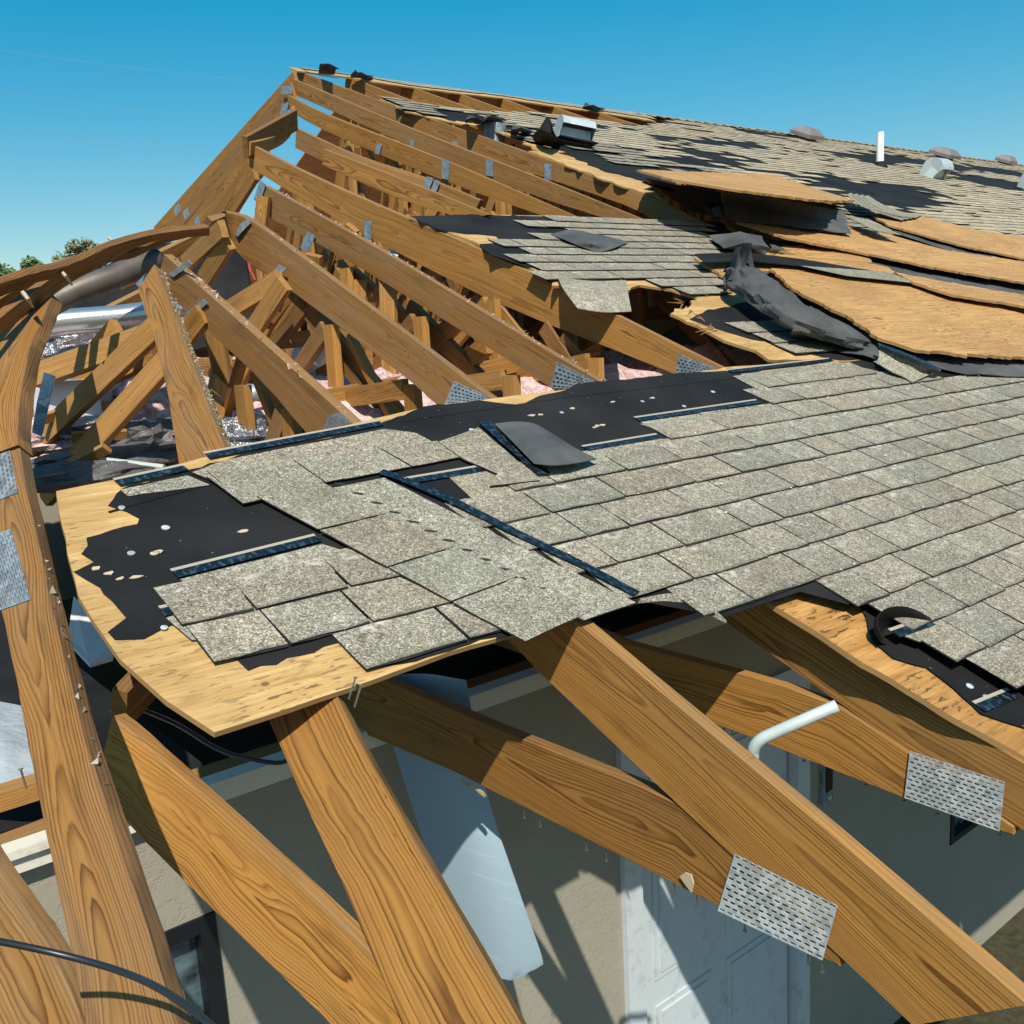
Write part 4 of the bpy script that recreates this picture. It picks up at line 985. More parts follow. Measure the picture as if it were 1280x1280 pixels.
# ---------------------------------------------------------------- middle patch of roof beyond the hole
mid = thing('roof_deck', 'island of shingles with torn felt between the hole and the ridge chords', 'roof', P(4.6, 4.4, -.02))
pslab('plywood_sheet', [(512, 271), (560, 290), (600, 305), (625, 318), (660, 333), (696, 352), (690, 357), (786, 362), (800, 356), (840, 362), (872, 372), (860, 385), (905, 400), (960, 412), (1080, 400), (1000, 330), (900, 277), (700, 270), (600, 268)], 0, .014, ('ply', 'ply_edge'), mid, .035, .05, skip=(15, 16, 17, 18))
pslab('plywood_sheet', [(860, 384), (838, 392), (880, 412), (905, 425), (945, 438), (960, 449), (1012, 450), (1060, 452), (1200, 470), (1280, 470), (1290, 400), (1100, 380), (960, 372)], .001, .014, ('ply', 'ply_edge'), mid, .03, .05, skip=(8, 9, 10, 11))
for i in range(26):
    a = Vector((842, 372)).lerp(Vector((905, 420)), rnd(0, 1)); A = S(a.x, a.y, rnd(-.01, .01)); g = G()
    tube(g, [A, A + EX*rnd(-.14, -.03) + ES*rnd(-.1, .03) + NN*rnd(-.03, .02)], rnd(.003, .009), 4, r2=.001); o = g.build('wood_splinter', 'web', mid)
pslab('underlayment', [(512, 270), (545, 285), (565, 290), (620, 295), (628, 304), (600, 305), (612, 318), (700, 345), (800, 345), (905, 365), (960, 330), (900, 277), (600, 268)], .003, .002, 'felt', mid, .03, .04)
pslab('underlayment', [(882, 388), (862, 399), (900, 412), (940, 424), (985, 430), (1000, 440), (1050, 450), (1120, 450), (1000, 370), (960, 372)], .004, .002, 'felt', mid, .02, .04)
mid_poly = PX((640, 276), (655, 284), (720, 290), (620, 306), (665, 318), (625, 320), (668, 336), (672, 350), (790, 348), (850, 366), (905, 374), (910, 330), (885, 276), (760, 274))
cnt2 = course(mid, mid_poly, 3.76, -3, 9, 3.2, 6.6, 21, .004)
quad = PX((905, 424), (990, 408), (1020, 424), (1000, 438), (965, 436)); course(mid, PX((914, 415), (985, 402), (1030, 420), (1060, 442), (1000, 450), (960, 428)), S0, 8, 12, 3.8, 5.2, 8, .006)
hang = thing('shingle_strip', 'shingle piece hanging down into the hole from the shingled island', 'shingle', S(740, 372), LS)
sheet('shingle', [[S(697, 347, .02), S(740, 352, .02), S(782, 351, .02)], [S(704, 362, .03), S(742, 368, .035), S(785, 368, .03)], [S(722, 386, .0), S(755, 391, .0), S(789, 390, .0)]], .004, 'shingle_flat', hang, 3, 3)
tag(sheet('felt_flap', [[S(688, 293, .01), S(715, 288, .03), S(745, 293, .03)], [S(710, 302, .03), S(738, 302, .06), S(765, 297, .05)], [S(748, 317, .01), S(768, 310, .03), S(786, 303, .02)]], .003, 'felt_grey', None, 4, 4, .004), 'grey felt flap lying on the shingled island below the chords', 'felt flap', 'flaps of roofing felt')

# ---------------------------------------------------------------- far roof
SR = 11.12                                                       # ridge
far = thing('roof', 'long weathered shingle roof running back to the right under the ridge', 'roof', P(12, 8, -.02))
farpoly = PX((475, 122), (580, 138), (677, 141), (737, 150), (816, 158), (850, 150)) + [(14.5, SR), (46, SR), (46, 2.53)] + [(9.0, 2.54), (8.0, 3.6), (7.0, 4.3)] + PX((1035, 282), (1066, 255), (1000, 248), (845, 228), (803, 224), (836, 252), (774, 231), (714, 208), (674, 193), (652, 176), (606, 158), (560, 151), (508, 139))
farpoly[5] = (xs(850, 150)[0], SR)
slab('sheathing', ragged(farpoly, .10, .06, True, (5, 6, 7, 8, 9, 10)), -.004, .014, ('ply', 'ply_edge'), far)
feltp = PX((500, 126), (580, 139), (677, 142), (737, 151), (816, 159), (850, 151)) + [(14.5, SR), (45.9, SR-.001), (45.9, 2.56), (9.0, 2.6)] + PX((1240, 345), (1060, 262), (1040, 248), (850, 226), (838, 240), (790, 222), (750, 212), (718, 198), (692, 184), (660, 174), (612, 156), (560, 150), (522, 139))
feltp[5] = (xs(850, 151)[0], SR-.001)
slab('underlayment', ragged(feltp, .16, .06, True, (5, 6, 7, 8)), .002, .002, 'felt', far)
# ridge strip overhanging the slot
rp = PX((372, 89), (422, 95), (470, 103), (512, 109), (572, 117), (629, 123), (685, 132), (743, 140), (820, 152))
rs = [(a, s) for a, s in rp]
slab('ridge_sheathing', ragged([(rs[0][0], SR)] + rs + [(rs[-1][0], SR)], .03, .1, True, (9,)), .004, .016, ('ply', 'ply_edge'), far)
slab('shingle', ragged([(5.85, SR+.01)] + PX((392, 94), (420, 99), (455, 96), (470, 100), (512, 108), (572, 115), (629, 121), (685, 130), (743, 138), (820, 150)) + [(11.6, SR+.01)], .05, .08, True, (11,)), .016, .006, ('shingle_flat', 'sh_edge'), far)
patches = [PX((838, 184), (881, 189), (953, 205), (929, 213), (838, 206)), PX((888, 177), (940, 178), (985, 188), (950, 190)), PX((1040, 190), (1110, 192), (1165, 204), (1120, 208), (1060, 199)),
           PX((1012, 228), (1081, 226), (1150, 236), (1176, 252), (1140, 268), (1090, 258), (1050, 243)), PX((1184, 213), (1285, 232), (1285, 242), (1200, 226)), PX((1196, 204), (1290, 216), (1290, 224), (1220, 214)),
           PX((780, 205), (850, 212), (880, 216), (820, 216)), PX((900, 158), (960, 165), (1010, 174), (950, 172)), PX((520, 140), (600, 143), (660, 160), (640, 172), (560, 158)), PX((690, 150), (750, 156), (700, 160)),
           PX((760, 208), (820, 214), (840, 224), (770, 222)), PX((1120, 196), (1190, 205), (1230, 214), (1170, 214)), PX((820, 170), (900, 176), (930, 184), (860, 182)), PX((1000, 215), (1060, 222), (1040, 228), (990, 222))]
excl = [PX((500, 140), (655, 196), (760, 236), (735, 208), (640, 172), (560, 150)), PX((640, 186), (700, 178), (770, 205), (850, 222), (1066, 256), (1040, 290), (760, 250))]
rg = random.Random(3); cand = []
k = 0
while True:
    s = 2.75+k*EXPO
    if s > SR-.1: break
    x = 5.4+rg.random()*.3
    sag = 0
    while x < 44:
        wd = rg.choice(WID); cx, cs = x+wd/2, s+EXPO/2
        ok = pip(cx, cs, farpoly)
        if ok:
            jx, js = cx+rg.gauss(0, .22)+.9*mnoise.noise(Vector((cx*.8, cs*4, 5))), cs+rg.gauss(0, .06)+.16*mnoise.noise(Vector((cx*.9, cs*6, 8)))
            if any(pip(jx, js, p) for p in patches) or any(pip(cx, cs, p) for p in excl): ok = False
            nz = mnoise.noise(Vector((cx*.16, cs*1.15, 4.2)))+.4*mnoise.noise(Vector((cx*.9, cs*3.5, 9)))
            nz2 = mnoise.noise(Vector((cx*.13, cs*2.4, 14)))+.35*mnoise.noise(Vector((cx*.8, cs*5, 2)))
            if nz > .85 or nz2 > .66: ok = False
            if rg.random() < .006: ok = False
        if ok: cand.append((x, s, wd, rg.random()))
        x += wd
    k += 1
cand.sort(key=lambda c: (P(c[0], c[1])-CAM).length)
for x, s, wd, t_ in cand[:300]: place_tab(far, x, s+rnd(-.004, .004), wd, .005+rnd(0, .004), rnd(-.012, .012), rnd(-.012, .008))
g = G(); L = EXPO+.012
for x, s, wd, t_ in cand[300:]:
    lf = rnd(0, .003)+(.012 if t_ > .95 else 0); hb = .0095+lf; ht = .005; e = .003; ds = rnd(-.008, .006); th = .005
    V = [P(x+e, s+ds, hb), P(x+wd, s+ds+rnd(-.006, .006), hb+rnd(0, .005)), P(x+wd, s+L, ht), P(x+e, s+L, ht), P(x+e, s+ds, hb-th), P(x+wd, s+ds, hb-th)]
    tone = max(0, min(1, t_*.75+.25*(mnoise.noise(Vector((x*.35, s*2.2, 1)))+.5)))
    g.add(V, [(0, 1, 2, 3)], None, 0, tone); g.add([V[0], V[1], V[5], V[4], V[3], V[2]], [(3, 2, 1, 0), (0, 4, 3), (1, 2, 5)], None, 1, tone)
o = g.build('shingles', ['shingle_far', 'sh_edge_far'], far, tone=True); o['kind'] = 'stuff'
# ridge cap and the slope beyond
for i in range(150):
    x = 11.3+i*.22
    g = G(); y0 = P(x, SR); z = y0.z
    a = [Vector((x, y0.y-.14, z-.04)), Vector((x, y0.y, z+.02)), Vector((x, y0.y+.14, z-.04))]
    c = [p+VX*.23+VZ*(-.012) for p in a]; a = [p+VZ*.012 for p in a]
    g.add(a+c, [(0, 3, 4, 1), (1, 4, 5, 2), (0, 1, 2)], None, 0, rnd(.2, .9)); g.build('ridge_cap', 'shingle_far', far, tone=True)
g = G(); y0 = P(0, SR).y; z0 = P(0, SR).z
V = [Vector((6.6, y0, z0-.02)), Vector((46, y0, z0-.02)), Vector((46, y0+9, z0-.02-9*math.tan(SLOPE))), Vector((6.6, y0+9, z0-.02-9*math.tan(SLOPE)))]
g.add(V+[v-VZ*.02 for v in V], [(0, 3, 2, 1), (4, 5, 6, 7), (0, 1, 5, 4), (1, 2, 6, 5), (2, 3, 7, 6), (3, 0, 4, 7)], None, 0, .5); g.fm = [0, 1, 1, 1, 1, 1]; g.build('back_slope', ['shingle_far', 'ply_far'], far, tone=True)
# felt scraps and lifted laps at the ridge
tag(sheet('felt_flap', [[S(398, 92, .0), S(408, 93, .02), S(418, 93, .02)], [S(399, 84, .1), S(409, 82, .12), S(420, 86, .1)], [S(400, 80, .2), S(410, 79, .2), S(424, 86, .1)]], .004, 'felt_grey', None, 3, 3, .01, lin=True), 'small grey felt scrap standing on the ridge near the peak', 'felt flap', 'flaps of roofing felt')
for i, (x, y, lab) in enumerate(((450, 92, 'black felt scrap lifted on the ridge right of the standing grey scrap'), (740, 132, 'dark lifted lap on the ridge above the white hood vent'), (594, 148, 'grey felt lump lying just above the metal bucket'), (616, 146, 'upright torn felt scrap left of the white hood vent'), (650, 160, 'dark crumpled felt beside the white hood vent'))):
    r_ = .22 if i > 1 else .14
    tag(sheet('felt_flap', [[S(x-12, y+6, .0), S(x, y+7, .02), S(x+14, y+8, .0)], [S(x-11, y+2, .05+r_*.3), S(x+1, y-1, .06+r_*.4), S(x+13, y+4, .04)], [S(x-8, y-4, .12), S(x+3, y+1, .05), S(x+17, y+3, .03)]], .004, 'felt_grey', None, 2, 2, .05, wf=9, smooth=False, lin=True), lab, 'felt flap', 'flaps of roofing felt')

# ---------------------------------------------------------------- loose plywood, felt and shingles on the far roof
LP = 'plywood sheets peeled loose on the far roof'
def loose_ply(label, pts, rag=.02, thick=.016, mat='ply_far'):
    Q = []; n = len(pts); sd = rnd(0, 99)
    for i in range(n):
        A_, B_ = pts[i], pts[(i+1) % n]; pa_, pb_ = Vector(XS(S(*A_))), Vector(XS(S(*B_))); k = max(1, int((pb_-pa_).length/.03)); d = (pb_-pa_).normalized() if k > 1 else Vector((0, 0)); nr = Vector((-d.y, d.x))
        for j in range(k):
            u = j/k; p = pa_.lerp(pb_, u); e = min(1, min(j, k-j)*.4); nz = mnoise.noise(Vector((p.x*7+sd, p.y*7, 0)))+.8*max(0, mnoise.noise(Vector((p.x*22+sd, p.y*22, 3))))
            p = p + nr*(nz*.028 + .05*max(0, mnoise.noise(Vector((p.x*38+sd, p.y*38, 9)))-.1))*e; Q.append((p.x, p.y, A_[2]+(B_[2]-A_[2])*u))
    o = slab('plywood_sheet', [q[:2] for q in Q], [q[2] for q in Q], thick, (mat, 'ply_edge'), None)
    return tag(o, label, 'plywood', LP)
loose_ply('big bare plywood sheet, the largest, right of the grey felt roll', [(962, 332, .05), (1003, 331, .06), (1060, 343, .06), (1138, 352, .06), (1200, 370, .06), (1300, 398, .06), (1300, 447, .07), (1230, 444, .09), (1145, 437, .09), (1098, 422, .09), (1065, 398, .09), (1030, 380, .08), (990, 360, .07)])
loose_ply('narrow plywood strip running from the raised flap to the right edge, second from the top', [(920, 277, .08), (1000, 285, .08), (1056, 294, .08), (1050, 280, .08), (1100, 290, .08), (1180, 312, .08), (1300, 330, .08), (1300, 356, .10), (1180, 336, .10), (1060, 312, .09), (980, 296, .12)])
loose_ply('upper plywood strip above the others, reaching the right edge under the far shingles', [(1090, 268, .06), (1135, 266, .08), (1220, 287, .08), (1300, 300, .08), (1300, 327, .09), (1200, 306, .09), (1110, 281, .08)])
loose_ply('thin plywood sliver at the right edge just above the biggest sheet', [(1118, 340, .09), (1180, 352, .09), (1300, 372, .09), (1300, 385, .11), (1190, 368, .11), (1140, 352, .1)])
loose_ply('raised plywood flap over the dark hole below the ridge vents', [(796, 212, .22), (870, 215, .10), (966, 218, .08), (1020, 236, .12), (1068, 250, .22), (1040, 251, .36), (1000, 247, .40), (920, 237, .40), (840, 224, .36)])
loose_ply('short plywood piece behind the grey felt roll, under dark felt', [(868, 322, .03), (910, 316, .04), (1040, 320, .05), (1110, 334, .06), (1128, 346, .05), (1000, 334, .05), (940, 340, .045), (905, 345, .04)])
loose_ply('small plywood sliver left of the narrow strip, beside crumpled felt', [(964, 310, .04), (1010, 305, .05), (1080, 318, .06), (1090, 328, .06), (1010, 322, .05)])
def fflap(label, rows, mat='felt_grey', wob=.012, **k): return tag(sheet('felt_flap', rows, .004, mat, None, 6, 5, wob, wf=5, lin=True, **k), label, 'felt flap', 'flaps of roofing felt')
fflap('grey felt curtain hanging under the raised plywood flap', [[S(905, 238, .30), S(960, 245, .30), S(1010, 256, .25), S(1055, 264, .2)], [S(904, 256, .16), S(960, 262, .18), S(1010, 272, .15), S(1058, 280, .14)], [S(906, 275, .06), S(960, 280, .10), S(1010, 286, .12), S(1064, 293, .12)]], 'felt_grey')
fflap('dark felt inside the hole left of the hanging curtain', [[S(806, 222, .1), S(850, 232, .1), S(900, 240, .1)], [S(830, 240, -.1), S(866, 250, -.1), S(905, 258, -.05)], [S(860, 262, -.25), S(885, 268, -.2), S(908, 276, -.02)]], 'felt')
fflap('dark felt tongue lying between two plywood strips, right of the felt roll', [[S(960, 300, .02), S(1040, 308, .02), S(1120, 330, .02), S(1300, 356, .02)], [S(965, 312, .04), S(1040, 322, .04), S(1120, 345, .04), S(1300, 372, .04)]], 'felt_grey')
fflap('dark felt band above the biggest plywood sheet, left end behind the roll', [[S(868, 318, .085), S(930, 316, .085), S(1000, 324, .085), S(1110, 342, .085)], [S(880, 328, .085), S(940, 327, .085), S(1000, 333, .085), S(1140, 352, .085)]], 'felt', .003)
fflap('dark felt strip between the two upper plywood strips', [[S(1110, 282, .03), S(1180, 302, .03), S(1300, 330, .03)], [S(1120, 292, .05), S(1180, 312, .05), S(1300, 340, .05)]], 'felt_grey')
fflap('broad dark felt strip below the biggest plywood sheet at the right edge', [[S(1140, 438, .03), S(1200, 445, .03), S(1300, 450, .03)], [S(1160, 458, .02), S(1210, 468, .02), S(1300, 472, .02)]], 'felt_grey')
fflap('dark felt strip from the end of the roll to the folded shingles', [[S(1030, 420, .03), S(1060, 420, .05), S(1095, 432, .04)], [S(1050, 440, .02), S(1080, 445, .03), S(1110, 455, .02)]], 'felt_grey')
fflap('crumpled grey felt hump behind the upright end of the roll', [[S(886, 297, .03), S(925, 290, .12), S(952, 296, .10)], [S(905, 310, .06), S(930, 304, .16), S(960, 312, .10)], [S(935, 318, .03), S(955, 316, .08), S(975, 318, .03)]], 'felt_grey', .02)
fflap('ragged felt scrap at the left end of the hanging curtain', [[S(890, 262, .05), S(900, 258, .1), S(906, 256, .1)], [S(894, 270, .05), S(902, 272, .1), S(908, 280, .05)]], 'felt_grey', .02)
# the roll of felt, upright at its top end
path = [(922, 338, .16), (926, 345, .13), (934, 356, .12), (955, 369, .12), (980, 388, .12), (1000, 403, .11), (1030, 415, .08), (1052, 420, .04)]
rad = [.09, .11, .125, .12, .11, .13, .16, .17]
pc = catmull([S(x, y, o) for x, y, o in path], 4); V = []; F = []; seg = 15
for i, p in enumerate(pc):
    u = i/4; k0 = min(int(u), len(rad)-2); r0 = rad[k0]+(rad[k0+1]-rad[k0])*(u-k0)
    tan = (pc[min(i+1, len(pc)-1)]-pc[max(i-1, 0)]).normalized()
    e1 = NN.cross(tan).normalized(); e2 = tan.cross(e1)
    flat = .72 if u < 4 else .72-.13*(u-4)
    for j in range(seg+1):
        a = math.radians(-25)+math.radians(225)*j/seg
        q = p*7+Vector((math.cos(a)*1.6, math.sin(a)*1.6, 0)); q2 = p*16+Vector((math.cos(a)*2.6, math.sin(a)*2.6, 0))
        rr = r0*(1.08+.20*mnoise.noise(q)-.42*abs(mnoise.noise(q*1.1+Vector((5, 5, 5))))+.12*mnoise.noise(q2))
        V.append(p + e1*math.cos(a)*rr + e2*math.sin(a)*rr*flat)
for i in range(len(pc)-1):
    for j in range(seg): a = i*(seg+1)+j; F.append((a, a+1, a+seg+2, a+seg+1))
fr2 = thing('felt_roll', 'long rolled-up grey roofing felt lying down the slope, its top end upright', 'felt roll', S(980, 390))
mk('roll', V, F, 'felt_grey', fr2, None, True).data.set_sharp_from_angle(angle=math.radians(24))
sheet('end_flap', [[S(905, 352, .10), S(915, 350, .14), S(930, 349, .16), S(947, 348, .12)], [S(910, 336, .14), S(920, 334, .20), S(930, 334, .20), S(944, 334, .15)], [S(914, 320, .22), S(922, 318, .27), S(932, 316, .27), S(940, 317, .22)], [S(919, 312, .28), S(926, 307, .32), S(932, 304, .34), S(937, 303, .32)]], .004, 'felt_grey', fr2, 4, 4, .02, wf=6)
sheet('end_flap', [[S(1000, 402, .12), S(1022, 404, .13), S(1050, 408, .10)], [S(990, 412, .10), S(1020, 416, .09), S(1056, 420, .05)], [S(990, 419, .03), S(1020, 421, .03), S(1050, 421, .02)]], .004, 'felt_grey', fr2, 4, 4, .02, wf=6)
# shingle strips draped from the roof onto the plywood
dr = thing('shingle_strip', 'curved shingle strips draped over the right end of the raised plywood flap', 'shingle', S(1090, 262), LS)
for i in range(4):
    d = i*7
    sheet('shingle', [[S(1058+d, 243+i, .14), S(1075+d, 256+i, .14), S(1100+d, 266+i, .12), S(1128+d*.8, 275-i, .10)], [S(1064+d, 241+i, .13), S(1082+d, 252+i, .13), S(1108+d, 262+i, .11), S(1136+d*.8, 272-i, .09)]], .005, 'shingle_flat', dr, 5, 2)
dr2 = thing('shingle_strip', 'flat grey shingles between the hanging felt curtain and the upper plywood strip', 'shingle', S(1070, 280), LS)
for i in range(3):
    x, y = 1052+i*12, 268+i*6
    pslab('shingle', [(x, y), (x+34, y+6), (x+52, y+14), (x+20, y+9)], .15+i*.006, .004, ('shingle_flat', 'sh_edge'), dr2)
pslab('shingle', [(1000, 332), (1110, 340), (1146, 354), (1060, 345)], .094, .004, ('shingle_flat', 'sh_edge'), dr2)

# ---------------------------------------------------------------- vents, pipes and other roof fittings
VG = 'roof vents'
def hood(label, base, w_, d_, h_, yaw, group=VG):
    t = thing('roof_vent', label, 'roof vent', base, group); R_ = Matrix.Rotation(yaw, 3, 'Z') if not isinstance(yaw, Matrix) else yaw
    ax, ay, az = R_ @ VX, R_ @ VY, R_ @ VZ
    # rounded hood: half barrel, open at the front (-Y side)
    g = G(); n = 12; prof = [(d_*.5, -.05)]
    for i in range(n+1):
        a = math.pi*(0.0+ .92*i/n); prof.append((d_*.5*math.cos(a), h_*.45+h_*.55*math.sin(a)))
    V = []
    for sgn in (-1, 1):
        for y, z in prof: V.append(base + ax*sgn*w_/2 + ay*y + az*z)
    m_ = len(prof); F = [(i, i+1, m_+i+1, m_+i) for i in range(m_-1)]
    g.add(V, F)
    for sgn in (-1, 1):
        V = [base + ax*sgn*w_/2 + ay*y + az*z for y, z in prof] + [base + ax*sgn*w_/2 + ay*(-d_*.25) + az*(h_*.30), base + ax*sgn*w_/2 + ay*(-d_*.1) + az*(-.05)]
        g.add(V, [tuple(range(len(V)))])
    g.build('hood', 'vent', t)
    g = G(); box_at(g, base+ay*d_*.12+az*h_*.25, ax, ay, az, w_*.92, d_*.5, h_*.55); g.build('throat', 'vent', t)
    g = G(); box_at(g, base+az*.0, ax, ay, az, w_*1.15, d_*1.2, .01); g.build('flashing', 'felt', t)
    return t
RS = Matrix((EX, ES, NN)).transposed()
hv = hood('x', S(717, 178, .04), .36, .28, .24, Matrix.Rotation(math.radians(-22), 3, 'Z') @ Matrix.Rotation(.18, 3, 'Y'))
hv['label'] = 'large pale hood vent tipped over beside torn black flashing above the plated chords'
g = G(); A = S(668, 174, .05)
fl_ = sheet('torn_flashing', [[S(664, 172, .0), S(672, 180, .0), S(688, 184, .0), S(702, 182, .0)], [S(671, 163, .16), S(678, 162, .2), S(688, 166, .2), S(698, 174, .12)], [S(679, 152, .25), S(683, 146, .3), S(687, 148, .3), S(691, 164, .22)]], .005, 'felt', hv, 4, 4, .02, wf=7, lin=True)
hood('small grey hood vent on the shingles near the right edge', S(1168, 223, .0), .34, .34, .30, RS @ Matrix.Rotation(math.radians(2), 3, 'Z'))
hood('hood vent cut by the right edge of the photo', S(1290, 238, .02), .38, .38, .34, RS @ Matrix.Rotation(math.radians(2), 3, 'Z'))
def boxvent(label, base, w_):
    t = thing('roof_vent', label, 'roof vent', base, VG)
    g = G(); box_at(g, base+NN*.06, EX, ES, NN, w_*.7, w_*.7, .12); g.build('collar', 'cap', t)
    g = G(); V = []
    for k, (hw, z) in enumerate(((.62, .10), (.62, .16), (.36, .25))):
        for a, c in ((-1, -1), (1, -1), (1, 1), (-1, 1)): V.append(base + EX*a*w_*hw + ES*c*w_*hw + NN*z)
    F = [(8, 9, 10, 11), (3, 2, 1, 0)]
    for k in (0, 4):
        for i in range(4): j = (i+1) % 4; F.append((k+i, k+j, k+4+j, k+4+i))
    g.add(V, F); g.build('hood', 'cap', t)
boxvent('low box vent on the ridge line, leftmost of the two grey box vents', P(xs(984, 168)[0], SR-.45, -.05), .34)
boxvent('low box vent on the ridge line between the white pipe and the small hood vent', P(xs(1170, 196)[0], SR-.6, -.05), .37)
boxvent('dark low vent on the ridge line near the right edge', P(xs(1258, 206)[0], SR-.2, -.06), .28)
pp = thing('vent_pipe', 'upright white plastic pipe standing on the far shingles', 'pipe', S(1100, 208))
g = G(); b0 = S(1100, 208); tube(g, [b0-VZ*.05, b0+VZ*.50], .055, 14); g.build('pipe', 'pvc', pp)
g = G(); tube(g, [b0-VZ*.02, b0+VZ*.07], .12, 14, r2=.06); g.build('boot', 'felt', pp)
bk = thing('metal_bucket', 'galvanised duct collar sunk behind the topmost chord, like a bucket', 'duct collar', S(617, 170, -.1))
g = G(); c0 = D(618, 181, 10.1); tube(g, [c0-VZ*.01, c0+(VZ*1.0+VX*.12)*.19], .10, 20, caps=False, r2=.115); g.build('collar', 'galv_blue', bk)
g = G(); tube(g, [c0+(VZ+VX*.12)*.186, c0+(VZ+VX*.12)*.193], .117, 20); g.build('rim', 'galv_blue', bk)

# ---------------------------------------------------------------- ducts and clutter in the attic
DG = 'ducts in the attic'
def duct(label, pts, r, mat, bands=None):
    t = thing('air_duct', label, 'duct', pts[0], DG); g = G(); tube(g, catmull(pts, 5), r, 22); g.build('pipe', mat, t, True); return t
d1 = duct('bright spiral duct lying level behind the left chord', [D(-20, 432, 4.6), D(60, 406, 4.7), D(160, 396, 4.85), D(250, 382, 5.0)], .062, 'duct')
d2 = duct('dull grey duct rising under the arched planks, open at its upper end', [D(-10, 425, 4.4), D(80, 371, 4.45), D(140, 347, 4.55), D(197, 324, 4.7)], .056, 'duct_dull')
g = G(); e = D(197, 324, 4.7); tv = (D(197, 324, 4.7)-D(140, 347, 4.55)).normalized(); tube(g, [e-tv*.01, e+tv*.012], .046, 20); g.build('mouth_shade_disc', 'black', d2)  # black disc on the closed end, painted shade of the duct's inside
for i, (a, c, r, lab) in enumerate((((383, 452, 5.6), (436, 398, 5.9), .10, 'steel cone duct rising out of the pink fluff under the middle chords'), ((497, 340, 7.2), (507, 318, 7.4), .13, 'round steel duct end between two middle chords'), ((638, 408, 6.0), (636, 375, 6.1), .035, 'left of two narrow steel straps below the long clean chord'), ((647, 418, 6.0), (650, 380, 6.1), .035, 'right of two narrow steel straps below the long clean chord'), ((317, 500, 4.6), (320, 482, 4.6), .05, 'stub of grey duct in the pink fluff below the second plated chord'))):
    t_ = thing('air_duct', lab, 'duct', D(*a), DG); g = G(); tube(g, [D(*a), D((a[0]+c[0])/2, (a[1]+c[1])/2, (a[2]+c[2])/2), D(*c)], r, 18, r2=r*.8); g.build('pipe', 'galv_blue' if i != 0 else 'vent', t_, True)
def lump(name, label, cat, c, rx, ry, rz, mat, amp=.25, fr=6, group=None):
    g = G(); n1, n2 = 20, 14; V = []; F = []
    for j in range(n2+1):
        for i in range(n1):
            a = 2*math.pi*i/n1; b_ = math.pi*(j/n2-.5); d = Vector((math.cos(a)*math.cos(b_), math.sin(a)*math.cos(b_), math.sin(b_)))
            k = 1+amp*mnoise.noise(d*2+c*3)+amp*.6*mnoise.noise(d*fr+c)
            V.append(c + Vector((d.x*rx, d.y*ry, d.z*rz))*k)
    for j in range(n2):
        for i in range(n1): k = (i+1) % n1; F.append((j*n1+i, j*n1+k, j*n1+n1+k, j*n1+n1+i))
    return tag(mk(name, V, F, mat, None, None, False), label, cat, group)
FB = 'foil and wrapped bundles in the attic'
lump('foil_bundle', 'crumpled shiny foil under the bright spiral duct', 'foil', D(110, 430, 5.2), .34, .2, .14, 'foil', .5, 6, FB)
lump('foil_bundle', 'small foil knot just right of the crumpled foil', 'foil', D(150, 416, 5.0), .09, .09, .06, 'foil', .5, 6, FB)
lump('foil_bundle', 'dark wrapped duct bundle lying just above the plywood corner', 'duct wrap', D(150, 572, 4.1), .34, .2, .07, 'wrap', .4, 5, FB)
lump('foil_bundle', 'grey foil heap below the two pale webs at the left', 'foil', D(95, 535, 4.3), .2, .16, .05, 'foil', .5, 6, FB)
lump('foil_bundle', 'dark foil heap left of the foot of the nearest upper chord', 'foil', D(192, 556, 4.2), .15, .15, .10, 'wrap', .5, 6, FB)
lump('foil_bundle', 'blue reflecting foil at the edge of the pink fluff, right of the nearest upper chord', 'foil', D(320, 545, 4.1), .26, .16, .08, 'foil', .45, 6, FB)
lump('foil_bundle', 'dark wrapped roll along the deck edge under the plywood corner', 'duct wrap', D(85, 596, 3.6), .26, .1, .045, 'wrap', .4, 6, FB)
for i, (px, py, t_, lab) in enumerate(((120, 452, 5.0, 'pink fluff tuft under the bright spiral duct'), (165, 500, 4.7, 'pink fluff heap just left of the nearest upper chord'), (215, 520, 4.6, 'pink fluff heap right of the nearest upper chord'), (70, 545, 4.3, 'pink fluff tuft beside the steel flashing strip'))):
    lump('insulation_tuft', lab, 'insulation', D(px, py, t_), .22, .2, .08, 'pink', .5, 6, 'tufts of pink insulation')
rk_ = random.Random(8)
for i, lab in enumerate(('broken lath lying on the foil, nearest the plywood corner', 'broken lath under the two pale webs', 'broken lath across the grey box', 'short broken lath beside the pink heap left of the nearest chord', 'broken lath under the bright duct', 'broken lath near the steel flashing strip')):
    px, py = ((110, 575), (130, 545), (105, 512), (170, 515), (130, 440), (70, 530))[i]; t_ = (3.75, 4.0, 4.4, 4.5, 4.9, 4.0)[i]
    fb = thing('broken_lath', lab, 'lath', D(px, py, t_), 'broken laths in the attic'); webpx(fb, (px-rk_.uniform(20, 45), py+rk_.uniform(-8, 14)), (px+rk_.uniform(20, 45), py-rk_.uniform(0, 18)), t_, t_+rk_.uniform(-.1, .3), .045, rk_.choice(('web', 'wood', 'wood_old')), .02)
bx = thing('cardboard_box', 'grey box with faint red print among the foil at the left', 'box', D(110, 505, 4.6))
c0 = D(110, 500, 4.6); R_ = Matrix.Rotation(.9, 3, 'Z'); g = G(); box_at(g, c0, R_ @ VX, R_ @ VY, VZ, .46, .30, .2); g.build('carton', 'box', bx)
g = G(); q = c0 - (R_ @ VY)*.1505; 
for i in range(6): box_at(g, c0+VZ*.1012+(R_ @ VX)*(-.15+.05*i)+(R_ @ VY)*.04, R_ @ VX, R_ @ VY, VZ, .03, .02, .001)
g.build('print', 'print', bx)
